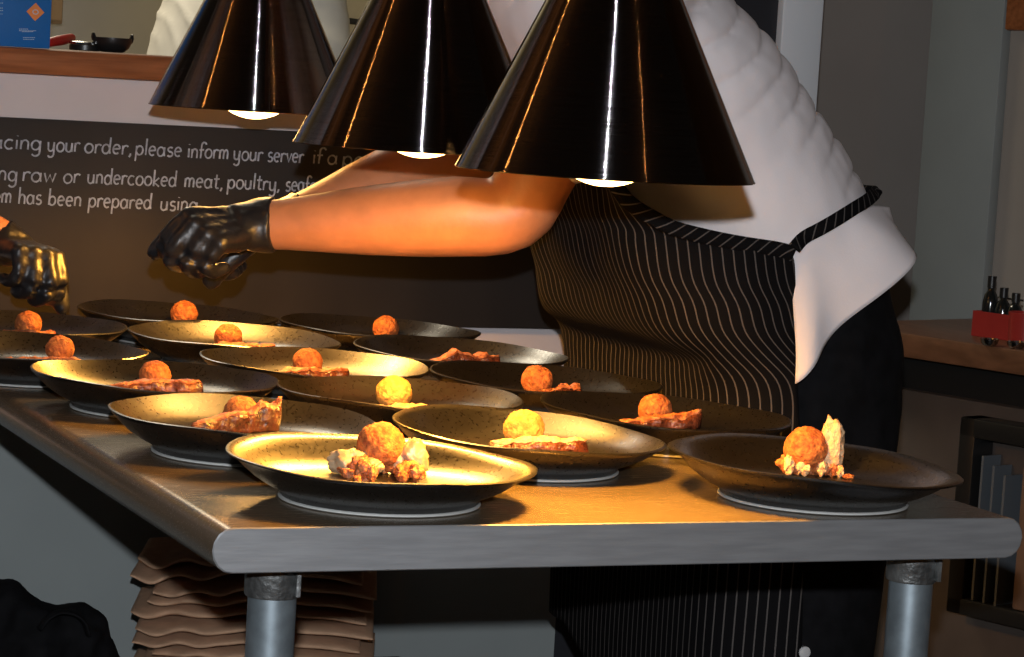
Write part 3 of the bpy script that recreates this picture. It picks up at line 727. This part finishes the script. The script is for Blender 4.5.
pts = [aty(x,y,1.225)-V((.235,1.30,USZ)) for x,y in ((40,628),(48,618),(60,612),(74,614),(84,622),(88,634))]
tube(bm, smooth_path([tuple(p) for p in pts],5), [(.003,.009)]*26, side=(0,0,1), seg=10); bmobj('bag_strap', bm, 'black_cloth', bg)

# ------------------------------------------------------------------ people
def hand_tubes(bm, wrist, d, n, t, curl, infl=0.0, sc_=1.0, spread=.06, thumb=.5, only=None):
    """palm and five separate fingers. d: wrist to knuckles; n: out of the palm; t: to the thumb side"""
    d, n, t = V(d).normalized(), V(n), V(t); n = (n-d*n.dot(d)).normalized(); t = (t-d*t.dot(d)-n*t.dot(n)).normalized(); w = V(wrist)
    offs = (.030,.0105,-.0105,-.030); lens = ((.042,.026,.021),(.046,.029,.022),(.043,.027,.021),(.034,.021,.018)); rads = (.0088,.0092,.0088,.0078)
    for i in range(4):
        kn = w + d*(.092 - .006*abs(i-1))*sc_ + t*offs[i]*sc_
        a = w + t*offs[i]*.55*sc_ + d*.0
        tube(bm, [a, a.lerp(kn,.5)+n*.002, kn], [(.0155*sc_+infl,.0135*sc_+infl),(.0145*sc_+infl,.0135*sc_+infl),(.0115*sc_+infl,.0112*sc_+infl)], side=n, seg=12)
        p = kn; ang_ = 0; pts = [kn]
        for j, l in enumerate(lens[i]):
            ang_ += curl[i]*(.9,1.0,.6)[j]
            dr = d*math.cos(ang_) + n*math.sin(ang_) + t*(spread*(1.5-i)*(1-.3*j))
            p = p + dr.normalized()*l*sc_; pts.append(p)
        r = rads[i]*sc_+infl
        fp = [(tuple(q)) for q in pts]
        sp = smooth_path(fp, 3)
        tube(bm, sp, [r*(1.05-.22*k/(len(sp)-1)) for k in range(len(sp))], side=n, seg=12)
    b = w + d*.022*sc_ + t*.022*sc_ + n*.006
    dirs = [(d*.65+t*.62+n*.42), (d*.80+t*.22+n*(.25+thumb)), (d*.78-t*.10+n*(.35+thumb))]
    pts = [b]
    for dr, l in zip(dirs, (.044,.034,.027)): pts.append(pts[-1]+dr.normalized()*l*sc_)
    sp = smooth_path([tuple(q) for q in pts], 3)
    tube(bm, sp, [(.0135-.0048*k/(len(sp)-1))*sc_+infl for k in range(len(sp))], side=n, seg=12)
    tube(bm, [w+d*.01, b+t*.002], [.015*sc_+infl,.0135*sc_+infl], side=n, seg=12)
    return w

def head_tubes(bm, c, fwd, s=1.0):
    """skull, jaw, nose, brow, lips, ears; face towards fwd"""
    c = V(c); fwd = V(fwd).normalized(); lat = fwd.cross(V((0,0,1))).normalized(); up = lat.cross(fwd).normalized()
    P = lambda a, b, z: c + fwd*a*s + lat*b*s + up*z*s
    tube(bm, [P(-.03,0,.035), P(.02,0,.035)], [(.090*s,.076*s),(.086*s,.074*s)], side=up, seg=24)
    tube(bm, [P(.02,0,.0), P(.045,0,-.055), P(.055,0,-.085)], [(.055*s,.062*s),(.042*s,.052*s),(.026*s,.030*s)], side=fwd, seg=20)
    tube(bm, [P(.094,0,.022), P(.112,0,-.012), P(.106,0,-.022)], [.008*s,.012*s,.011*s], seg=10)
    for q in (-1,1):
        tube(bm, [P(.088,q*.014,.036), P(.080,q*.048,.034)], [.009*s,.008*s], seg=10)
        tube(bm, [P(-.012,q*.076,.025), P(-.016,q*.084,.0), P(-.010,q*.079,-.028)], [.010*s,.011*s,.007*s], seg=10)
    tube(bm, [P(.086,-.024,-.048), P(.096,0,-.045), P(.086,.024,-.048)], [.006*s,.008*s,.006*s], seg=10)
    tube(bm, [P(.084,-.020,-.058), P(.092,0,-.059), P(.084,.020,-.058)], [.006*s,.008*s,.006*s], seg=10)
    return P

def hair_cap(parent, P, s=1.0):
    bm = bmesh.new()
    tube(bm, [P(-.040,0,.045), P(.010,0,.062)], [(.094*s,.082*s),(.074*s,.078*s)], side=(0,0,1), seg=24)
    tube(bm, [P(-.065,0,.03), P(-.055,0,-.03)], [(.045*s,.070*s),(.035*s,.058*s)], side=(0,1,0), seg=20)
    remesh('hair', bm, .007, 'hair', parent, 3)
def face_bits(parent, P, s=1.0):
    for q in (-1,1):
        bm = bmesh.new(); bmesh.ops.create_uvsphere(bm, u_segments=16, v_segments=10, radius=.0105*s)
        bmesh.ops.translate(bm, vec=P(.079,q*.030,.016), verts=bm.verts); e = bmobj('eye', bm, 'trimw', parent)
        bm = bmesh.new(); bmesh.ops.create_uvsphere(bm, u_segments=12, v_segments=8, radius=.0056*s)
        bmesh.ops.translate(bm, vec=P(.0845,q*.030,.0155), verts=bm.verts); bmobj('iris', bm, 'hair', e)

def torso_rings(bm, secs, lat, grow=0.0, k=4, seg=40, pw=2.1):
    """secs: (centre, tangent, half depth, half width); closed loft of super-ellipses"""
    rows = []
    flat = smooth_path([(*c, *t, a, b) for c, t, a, b in secs], k); lat = V(lat)
    for q in flat:
        c, t, a, b = V(q[:3]), V(q[3:6]).normalized(), q[6]+grow, q[7]+grow
        nd = t.cross(lat).normalized(); row = []
        for i in range(seg):
            th_ = 2*PI*i/seg; cc, ss = math.cos(th_), math.sin(th_); e = 2/pw
            row.append(bm.verts.new(c + nd*(math.copysign(abs(cc)**e, cc)*a) + lat*(math.copysign(abs(ss)**e, ss)*b)))
        rows.append(row)
    for a, b in zip(rows, rows[1:]):
        for i in range(seg): bm.faces.new((a[i], a[(i+1)%seg], b[(i+1)%seg], b[i]))
    bm.faces.new(rows[0][::-1]); bm.faces.new(rows[-1])

# ---- the person in the pinstripe apron, bending over the table from its far long side
Y0 = .79
ch = thing('person', (.93,Y0,0), 'person in white shirt, black pinstripe apron and black gloves bending over the plates', 'person')
o_ = V((.93,Y0,0))
LP = lambda p: V(p) - o_
SEC = [((.925,Y0,.86),(0,0,1),.140,.183), ((.915,Y0,.97),(-.08,0,1),.148,.184), ((.870,Y0,1.070),(-.4,0,.9),.142,.182),
       ((.803,Y0,1.158),(-.7,0,.7),.136,.180), ((.715,Y0,1.245),(-.76,0,.65),.130,.190), ((.640,Y0,1.335),(-.72,0,.70),.105,.175), ((.575,Y0,1.385),(-.7,0,.7),.065,.10)]
SEC = [(LP(c), t, a, b) for c, t, a, b in SEC]
nS, nE, nW = V((.640,.632,1.325)), at(514,214,2.92), at(248,226,2.96)      # near arm
fS, fE, fW = V((.640,.950,1.325)), at(470,150,3.17), at(288,222,3.07)       # far arm
def limb(bm, pts, rads, side=(0,0,1), k=4, seg=18):
    q = smooth_path([(*p, *(r if isinstance(r,tuple) else (r,r))) for p, r in zip(pts, rads)], k)
    tube(bm, [p[:3] for p in q], [(p[3],p[4]) for p in q], side=side, seg=seg)
def arm(bm, S, E_, W, infl=0):
    S, E_, W = LP(S), LP(E_), LP(W); d1 = (E_-S); d2 = (W-E_)
    limb(bm, [S, S+d1*.35, S+d1*.8, E_, E_+d2*.22, E_+d2*.55, E_+d2*.86, W],
         [.060,.052,.044,(.040,.038),(.0445,.043),(.0385,.037),(.029,.027),(.0275,.024)], side=(0,0,1))
def leg_pts(y): return [LP((.915,y,.88)), LP((.918,y,.70)), LP((.925,y,.50)), LP((.945,y,.28)), LP((.955,y,.09))]
nh = dict(wrist=LP(nW), d=(-.80,-.45,-.05), n=(0,.55,-.82), t=(-.3,.8,.5), curl=(1.12,1.22,1.30,1.36), thumb=.65, sc_=.83)
fh = dict(wrist=LP(fW), d=(-.84,.30,-.06), n=(.1,-.05,-.95), t=(-.3,-1,.05), curl=(1.2,1.3,1.3,1.35), thumb=.5, sc_=.92)
bm = bmesh.new()
torso_rings(bm, SEC, (0,1,0), -.022)
arm(bm, nS, nE, nW); arm(bm, fS, fE, fW)
hand_tubes(bm, **nh, infl=-.002); hand_tubes(bm, **fh, infl=-.002)
tube(bm, [LP((.62,Y0,1.36)), LP((.53,Y0,1.425)), LP((.495,Y0,1.455))], [.066,.060,.058], side=(0,1,0), seg=20)
HP = head_tubes(bm, LP((.455,Y0,1.515)), (-.80,0,-.60))
for s1 in (-1,1):
    limb(bm, leg_pts(Y0+s1*.09), [.070,.066,.055,.052,.040], side=(1,0,0))
    tube(bm, [LP((.965,Y0+s1*.10,.05)), LP((.90,Y0+s1*.11,.035)), LP((.80,Y0+s1*.115,.025))], [(.032,.034),(.028,.038),(.018,.034)], side=(0,0,1))
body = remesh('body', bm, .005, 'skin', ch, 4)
hair_cap(ch, HP); face_bits(ch, HP)
def glove(parent, hd, name='glove', cuff=.045, back=None):
    bm = bmesh.new(); hand_tubes(bm, **hd, infl=.0026)
    w = V(hd['wrist']); d = V(hd['d']).normalized(); bk = (back or -d)
    tube(bm, [w+d*.02, w+bk*cuff*.5, w+bk*cuff], [(.021,.030),(.028,.033),(.0315,.0345)], side=hd['n'], seg=20, cap=False)
    def wr(co, n): return .0012*nz(co,70,2) + .0010*abs(nz(co,130,4))
    return remesh(name, bm, .0034, 'glove', parent, 3, wr)
glove(ch, nh, back=(LP(nE)-LP(nW)).normalized(), cuff=.030); glove(ch, fh, back=(LP(fE)-LP(fW)).normalized(), cuff=.018)

# shirt: torso, short sleeves, one skin; creases across the bent back
SHS = [(LP((.905,Y0,1.0)),V((-.1,0,1)),.146,.182)] + SEC[2:]
bm = bmesh.new(); torso_rings(bm, SHS, (0,1,0), .004)
for S, E_ in ((nS,nE),(fS,fE)):
    S, E_ = LP(S), LP(E_); d = E_-S
    limb(bm, [S, S+d*.20, S+d*.56], [(.074,.072),(.074,.072),(.076,.074)], side=(1,0,0))
tube(bm, [LP((.62,Y0,1.365)), LP((.565,Y0,1.405))], [.085,.074], side=(0,1,0), seg=24)
_ax = smooth_path([tuple(c) for c, t, a, b in SEC], 7); _sl = [0]
for _a, _b in zip(_ax, _ax[1:]): _sl.append(_sl[-1]+(V(_b)-V(_a)).length)
def along(q):
    W_ = S_ = 0
    for a_, s_ in zip(_ax, _sl):
        d = (q.x-a_[0])**2+(q.z-a_[2])**2+.0004; w_ = 1/(d*d*d); W_ += w_; S_ += w_*s_
    return S_/W_
def crease(co, n):
    p = V(co) + o_
    u = along(V(co)) + (p.y-Y0)*.12
    w = u + .050*nz(p, 3.2, 2) + .006*nz(p, 14, 5)
    s = math.sin(w*2*PI/.084); ridge = (1-abs(s))**2.4
    fade = max(0, min(1, .62+1.5*nz(p, 5.5, 9)))
    low = max(0,min(1,(p.z-1.04)/.08))
    return -.0072*ridge*fade*low + .006*nz(p,8,3) + .0012*nz(p,38,7)
shirt = remesh('shirt', bm, .005, 'shirt', ch, 16, crease)
ms = shirt.modifiers.new('s', 'SMOOTH'); ms.iterations = 2; ms.factor = .5
sbvh = bvh_of(shirt)
def hit(px, py, off=.004):
    r = ray(px, py).normalized(); h = sbvh.ray_cast(CAM-o_, r)
    if h[0] is None: return None
    return h[0]+h[1]*off
# shirt tail hanging out below the apron string, flared over the hip
def surf(px, py, off, y):
    h = hit(px, py, off)
    return h if h is not None else LP(aty(px, py, y))
tailtop = [surf(786,243,.006,.60), surf(806,236,.006,.60), surf(832,221,.006,.60), surf(853,208,.006,.62), LP((1.022,.70,1.10)), LP((1.040,.82,1.09)), LP((1.02,.94,1.09))]
tailbot = [LP(aty(791,383,.575)), LP(aty(822,352,.568)), LP(aty(862,310,.575)), LP(aty(911,258,.61)), LP((1.050,.72,1.055)), LP((1.055,.83,1.05)), LP((1.03,.97,1.04))]
tt = smooth_path([tuple(p) for p in tailtop], 8); tb = smooth_path([tuple(p) for p in tailbot], 8); P = []
for j in range(19):
    v = j/18; row = []
    for i, (a, b) in enumerate(zip(tt, tb)):
        p = V(a).lerp(V(b), v); u = i/(len(tt)-1)
        p += V((.25,-1,0)).normalized()*(math.sin(v*PI)*.006 + v*.010*math.sin(u*16+.6) + .004*nz(p,14,4))*(1 if u < .6 else -.4)
        row.append(p)
    P.append(row)
grid_mesh('shirt_tail', P, 'shirt', ch, thick=.002)

# trousers
bm = bmesh.new()
for s1 in (-1,1):
    limb(bm, [LP((.915,Y0+s1*.09,.93)), LP((.918,Y0+s1*.10,.70)), LP((.935,Y0+s1*.10,.48)), LP((.950,Y0+s1*.10,.26)), LP((.955,Y0+s1*.10,.055))], [(.135,.092),(.120,.093),(.095,.085),(.082,.075),(.075,.066)], side=(1,0,0))
torso_rings(bm, [(LP((.920,Y0,.80)),(0,0,1),.138,.183), (LP((.915,Y0,.92)),(0,0,1),.142,.185), (LP((.895,Y0,1.03)),(-.1,0,1),.142,.184)], (0,1,0), 0)
remesh('trousers', bm, .009, 'black_cloth', ch, 4, lambda co, n: .004*nz(co,10,2)+.003*nz(co,25,4))
for s1 in (-1,1):
    bm = bmesh.new()
    tube(bm, [LP((1.00,Y0+s1*.10,.048)), LP((.93,Y0+s1*.105,.045)), LP((.84,Y0+s1*.115,.036)), LP((.775,Y0+s1*.12,.030))], [(.045,.040),(.045,.043),(.034,.048),(.026,.040)], side=(0,0,1), seg=20)
    o = remesh('shoe', bm, .006, 'shoe', ch, 3)
    for v in o.data.vertices: v.co.z = max(v.co.z, .0008)

# apron: rows of points from the near edge round the front to the far edge
def lerp_tab(tab_, z):
    for (z0, *a), (z1, *b) in zip(tab_, tab_[1:]):
        if z0 <= z <= z1:
            t = (z-z0)/(z1-z0); t = t*t*(3-2*t) if False else t
            return [x+(y-x)*t for x, y in zip(a, b)]
    return tab_[0][1:] if z < tab_[0][0] else tab_[-1][1:]
# z : front x at the middle, near y, far y, edge x on the near side
AP = [(.42,.774,.575,1.10,.878),(.62,.772,.578,1.10,.874),(.80,.770,.580,1.095,.862),(.885,.769,.582,1.09,.852),(.905,.762,.582,1.085,.850),(.925,.744,.583,1.07,.848),(.950,.712,.584,1.02,.846),(.985,.690,.586,1.0,.843),
      (1.03,.668,.589,.99,.840),(1.055,.660,.590,.985,.836),(1.062,.657,.590,.985,.810),(1.068,.654,.591,.98,.745),(1.082,.648,.593,.975,.675),(1.110,.640,.598,.97,.622),(1.15,.625,.610,.96,.602),(1.22,.590,.64,.93,.585)]
zs = [.42+.025*i for i in range(18)] + [.868+.006*i for i in range(28)] + [1.034+.0045*i for i in range(24)] + [1.146+.0074*i for i in range(11)]
NU = 110; P = []; UVs = []; xs_edge = []
for z in zs:
    fx, yn, yf, xe = lerp_tab(AP, z)
    cA = [(xe, yn), ((xe*.55+fx*.45), yn-.002), (fx+.012, yn+.055), (fx, yn*.62+yf*.38), (fx, yn*.3+yf*.7), (fx+.006, yf-.05), (fx+.05, yf+.0), (max(fx+.12, xe), yf+.012)]
    cB = [(xe, yn), (xe*.6+fx*.4, yn+.03), (fx+.006, yn+.075), (fx, yn*.62+yf*.38), (fx, yn*.3+yf*.7), (fx+.010, yf-.04), (fx*.5+xe*.5+.01, yf), (xe+.02, yf+.002)]
    bl = max(0, min(1, (xe-fx-.02)/.13)); ctrl = [(p[0]*bl+q[0]*(1-bl), p[1]*bl+q[1]*(1-bl)) for p, q in zip(cA, cB)]
    c = smooth_path(ctrl, 18); L_ = [0]
    for a, b in zip(c, c[1:]): L_.append(L_[-1]+math.hypot(b[0]-a[0], b[1]-a[1]))
    # arc length measured from the front middle
    mi = min(range(len(c)), key=lambda i: abs(c[i][1]-Y0) + (10 if i < 10 else 0)); s0 = L_[mi]
    row, uvr = [], []
    for i in range(NU):
        s = L_[-1]*i/(NU-1); j = max(0, min(len(c)-2, next((q for q in range(len(L_)-1) if L_[q+1] >= s), len(c)-2)))
        t = (s-L_[j])/max(1e-9, L_[j+1]-L_[j]); x = c[j][0]+(c[j+1][0]-c[j][0])*t; y = c[j][1]+(c[j+1][1]-c[j][1])*t
        q = V((x,y,z)); fl = .0045*math.sin(s*34+z*3) * (1-min(1,max(0,(z-.85)/.1))) + .004*nz((x*1,y*1,z*.6),9,3)
        # blousing fold of the bib over the waist, deeper towards the far side
        if .90 < z < 1.0:
            fl += .010*math.sin((z-.90)/.10*PI)*max(0, min(1,(y-.62)/.2))
        side_w = max(0,min(1,(yn+.05-y)/.05)); nx = V((-(1-side_w), -side_w, 0)).normalized()
        if z < .93: nx = V((-.15*(1-side_w), -side_w, 0)) if side_w > .0 else V((.0,0,0))
        q = q + nx*abs(fl)
        if z < .93: q.x = max(q.x, .7655)
        if z < .62: q.z += (.62-z)/.20*.13*max(0, min(1, (y-.72)/.28))
        row.append(LP(q)); uvr.append((s-s0 + .006*nz((s*3, z*4, 0),1.5,2) + .02*max(0,z-.95), z))
    P.append(row); UVs.append(uvr)
for _ in range(4):
    P = [P[0]] + [[a*.25+b*.5+c*.25 for a, b, c in zip(P[j-1], P[j], P[j+1])] for j in range(1, len(P)-1)] + [P[-1]]
    UVs = [UVs[0]] + [[(a[0]*.25+b[0]*.5+c[0]*.25, b[1]) for a, b, c in zip(UVs[j-1], UVs[j], UVs[j+1])] for j in range(1, len(UVs)-1)] + [UVs[-1]]
apron = grid_mesh('apron', P, 'pin', ch, uv=UVs, thick=.0022)
# band along the bib's near edge running into the waist string
def ribbon(name, pts, w, parent, k=6, upv=(0,0,1)):
    c = smooth_path([tuple(p) for p in pts], k); rows = []; uv = []; L_ = 0
    for i, p in enumerate(c):
        p = V(p); t = (V(c[min(i+1,len(c)-1)])-V(c[max(i-1,0)])).normalized()
        vdir = (CAM-o_-p).normalized(); b = t.cross(vdir).normalized()
        if i: L_ += (p-V(c[i-1])).length
        rows.append([p-b*w/2, p-b*w/6, p+b*w/6, p+b*w/2]); uv.append([(L_*.8+k_*w/3*.8, 0) for k_ in range(4)])
    return grid_mesh(name, rows, 'pin', parent, uv=uv, thick=.003)
edge = []
for z in (1.215,1.18,1.15,1.125,1.105,1.09,1.08,1.072,1.066,1.061,1.056):
    fx, yn, yf, xe = lerp_tab(AP, z); edge.append(LP((xe+.002, yn-.006, z-.006)))
ribbon('apron_band', edge, .0165, ch, 4)
st = [LP((.832,.578,1.058))]
for px, py in ((800,236),(815,228),(830,219),(845,210),(856,203),(863,198)):
    st.append(surf(px, py, .014, .60))
st += [LP((.992,.69,1.118)), LP((.985,.76,1.116))]
ribbon('apron_string', st, .0150, ch, 4)
bm = bmesh.new(); lathe(bm, [(0,.003),(.004,.0032),(.0068,.002),(.007,0),(0,0)], 24)
bp = aty(799,650,.540)
for v in bm.verts: v.co = LP(bp) + V((v.co.x, -v.co.z-.012, v.co.y))
bmobj('apron_snap', bm, 'button', ch)

# ---- second person, mostly out of the picture, whose gloved hand pinches over the last plate
p2o = V((-.52,1.14,0))
p2 = thing('person', p2o, 'person reaching in from the photo edge, only one black-gloved hand showing', 'person')
L2 = lambda p: V(p)-p2o
w2 = at(8,246,3.29); e2 = w2 + V((-.215,.03,.115)); s2 = V((-.42,.97,1.38))
S2 = [((-.55,1.14,.86),(0,0,1),.11,.17), ((-.55,1.14,1.0),(.05,0,1),.115,.165), ((-.53,1.14,1.16),(.12,0,1),.12,.175), ((-.50,1.14,1.31),(.15,0,1),.115,.19), ((-.48,1.14,1.41),(.1,0,1),.085,.16), ((-.47,1.14,1.45),(0,0,1),.06,.08)]
S2 = [(L2(c), t, a, b) for c, t, a, b in S2]
h2 = dict(wrist=L2(w2), d=(.28,-.82,-.06), n=(-.2,.2,-.9), t=(.9,.3,0), curl=(1.12,1.18,1.24,1.28), thumb=.6, sc_=.82)
bm = bmesh.new(); torso_rings(bm, S2, (0,1,0), -.015)
A, B, D = L2(s2), L2(e2), L2(w2)
def arm2(bm, A, B, D): limb(bm, [A, A.lerp(B,.5), B, B.lerp(D,.3), B.lerp(D,.8), D], [.055,.048,.042,.044,.030,.027])
arm2(bm, A, B, D); hand_tubes(bm, **h2, infl=-.002)
A2, B2, D2 = L2((-.46,1.32,1.38)), L2((-.50,1.36,1.12)), L2((-.44,1.30,.90))
arm2(bm, A2, B2, D2); h3 = dict(wrist=D2, d=(.25,-.1,-1), n=(0,-1,0), t=(1,0,.2), curl=(.2,.25,.3,.3), thumb=.2); hand_tubes(bm, **h3, infl=-.002)
tube(bm, [L2((-.48,1.14,1.42)), L2((-.46,1.14,1.52))], [.060,.056], side=(0,1,0), seg=20)
HP2 = head_tubes(bm, L2((-.44,1.14,1.60)), (.93,0,-.35))
for s1 in (-1,1):
    limb(bm, [L2((-.55,1.14+s1*.09,.88)), L2((-.55,1.14+s1*.09,.5)), L2((-.56,1.14+s1*.09,.09))], [.082,.055,.040], side=(1,0,0))
    tube(bm, [L2((-.58,1.14+s1*.09,.045)), L2((-.43,1.14+s1*.10,.028))], [(.03,.034),(.02,.034)], side=(0,0,1))
remesh('body', bm, .006, 'skin', p2, 4); hair_cap(p2, HP2); face_bits(p2, HP2)
glove(p2, h2, back=(B-D).normalized(), cuff=.012); glove(p2, h3, back=(B2-D2).normalized(), cuff=.03)
bm = bmesh.new(); torso_rings(bm, S2, (0,1,0), .006)
for a, b in ((A,B),(A2,B2)): limb(bm, [a+V((0,0,0)), a.lerp(b,.3), a.lerp(b,.7)], [.078,.070,.068])
remesh('shirt', bm, .009, 'shirt', p2, 4, lambda co, n: .004*nz(co,9,3))
bm = bmesh.new()
for s1 in (-1,1): limb(bm, [L2((-.55,1.14+s1*.085,.96)), L2((-.55,1.14+s1*.09,.5)), L2((-.56,1.14+s1*.09,.06))], [(.13,.10),(.085,.08),(.07,.065)], side=(1,0,0))
torso_rings(bm, [(L2((-.55,1.14,.84)),(0,0,1),.13,.18), (L2((-.55,1.14,1.0)),(0,0,1),.13,.175)], (0,1,0))
remesh('trousers', bm, .010, 'black_cloth', p2, 4)
for s1 in (-1,1):
    bm = bmesh.new(); tube(bm, [L2((-.60,1.14+s1*.09,.045)), L2((-.52,1.14+s1*.095,.042)), L2((-.40,1.14+s1*.105,.028))], [(.042,.040),(.042,.044),(.024,.040)], side=(0,0,1), seg=18)
    o = remesh('shoe', bm, .007, 'shoe', p2, 3)
    for v in o.data.vertices: v.co.z = max(v.co.z, .0008)

# ---- cook in the kitchen, back turned
k0 = at(218,40,5.4); k0.z = 0
p3 = thing('person', k0, 'person in a loose white jacket standing in the kitchen beyond the pass', 'person', rz=-1.35)
L3 = lambda x, y, z: V((x,y,z))
S3 = [((0,0,.86),(0,0,1),.13,.19), ((0,0,1.05),(0,.05,1),.135,.185), ((0,.03,1.22),(0,.16,1),.135,.195), ((0,.07,1.38),(0,.2,1),.115,.20), ((0,.10,1.47),(0,.2,1),.08,.15), ((0,.11,1.50),(0,.1,1),.06,.08)]
bm = bmesh.new(); torso_rings(bm, [(V(c),t,a,b) for c,t,a,b in S3], (1,0,0), -.02)
for s1 in (-1,1):
    A, B, D = V((s1*.19,.07,1.43)), V((s1*.25,.10,1.17)), V((s1*.15,.32,1.13)); arm2(bm, A, B, D)
    hand_tubes(bm, D, (-s1*.2,1,-.1), (0,0,-1), (-s1,0,0), (.3,.35,.4,.4))
    limb(bm, [V((s1*.10,0,.88)), V((s1*.10,0,.5)), V((s1*.10,0,.09))], [.085,.056,.04], side=(0,1,0))
    tube(bm, [V((s1*.10,-.03,.045)), V((s1*.11,.13,.028))], [(.03,.034),(.02,.034)], side=(0,0,1))
tube(bm, [V((0,.10,1.47)), V((0,.13,1.57))], [.060,.056], side=(1,0,0), seg=20)
HP3 = head_tubes(bm, V((0,.15,1.65)), (0,.95,-.3))
remesh('body', bm, .006, 'skin', p3, 4); hair_cap(p3, HP3); face_bits(p3, HP3)
bm = bmesh.new(); torso_rings(bm, [(V(c),t,a,b) for c,t,a,b in S3], (1,0,0), .012)
for s1 in (-1,1):
    A, B, D = V((s1*.19,.07,1.43)), V((s1*.25,.10,1.17)), V((s1*.15,.32,1.13))
    limb(bm, [A, A.lerp(B,.5), B, B.lerp(D,.5), B.lerp(D,.85)], [.080,.074,.070,.060,.052])
remesh('jacket', bm, .009, 'jacket', p3, 3, lambda co, n: .007*(1-abs(math.sin(co.z*38+6*nz(co,5,1))))**2*max(0,.5+nz(co,5,3)) + .004*nz(co,10,3))
bm = bmesh.new()
for s1 in (-1,1): limb(bm, [V((s1*.09,0,.95)), V((s1*.10,0,.5)), V((s1*.10,0,.06))], [(.13,.10),(.085,.08),(.07,.065)], side=(0,1,0))
torso_rings(bm, [(V((0,0,.84)),(0,0,1),.14,.19), (V((0,0,.98)),(0,0,1),.14,.19)], (1,0,0))
remesh('trousers', bm, .010, 'black_cloth', p3, 4)
for s1 in (-1,1):
    bm = bmesh.new(); tube(bm, [V((s1*.10,-.05,.045)), V((s1*.10,.03,.042)), V((s1*.11,.15,.028))], [(.042,.040),(.042,.044),(.024,.040)], side=(0,0,1), seg=18)
    o = remesh('shoe', bm, .007, 'shoe', p3, 3)
    for v in o.data.vertices: v.co.z = max(v.co.z, .0008)

# ------------------------------------------------------------------ lights
def light(name, kind, loc, energy, col, size=.02, **kw):
    l = bpy.data.lights.new(name, kind); l.energy = energy; l.color = col
    if kind == 'AREA': l.shape = 'RECTANGLE'; l.size, l.size_y = kw.get('wh', (size,size))
    else: l.shadow_soft_size = size
    if kind == 'SPOT': l.spot_size = math.radians(kw.get('cone', 60)); l.spot_blend = kw.get('blend', .3)
    o = bpy.data.objects.new(name, l); C.objects.link(o); o.location = loc
    if 'to' in kw: o.rotation_euler = (V(kw['to'])-V(loc)).to_track_quat('-Z','Y').to_euler()
    return o
light('camera_flash', 'SPOT', CAM + UP*.11, 182, (.93,.96,1.0), .012, to=CAM+UP*.11+FW*3, cone=50, blend=.4)
light('ceiling_spot', 'POINT', (-1.25,.84,2.35), 7, (1,.38,.08), .03)
light('dining_room_lamp', 'POINT', (.75,-3.6,2.35), 11, (1,.40,.10), .03)
light('kitchen_strip', 'AREA', (.5,3.5,2.6), 42, (1,.88,.66), wh=(2.2,.4), to=(-.3,3.6,0))
wd = bpy.data.worlds.new('dim_room'); sc.world = wd; wd.use_nodes = True
wd.node_tree.nodes['Background'].inputs['Color'].default_value = (.9,.75,.6,1); wd.node_tree.nodes['Background'].inputs['Strength'].default_value = .02

vs_ = sc.view_settings; vs_.view_transform = 'Standard'; vs_.look = 'None'; vs_.gamma = 1; vs_.exposure = 0; vs_.use_curve_mapping = False
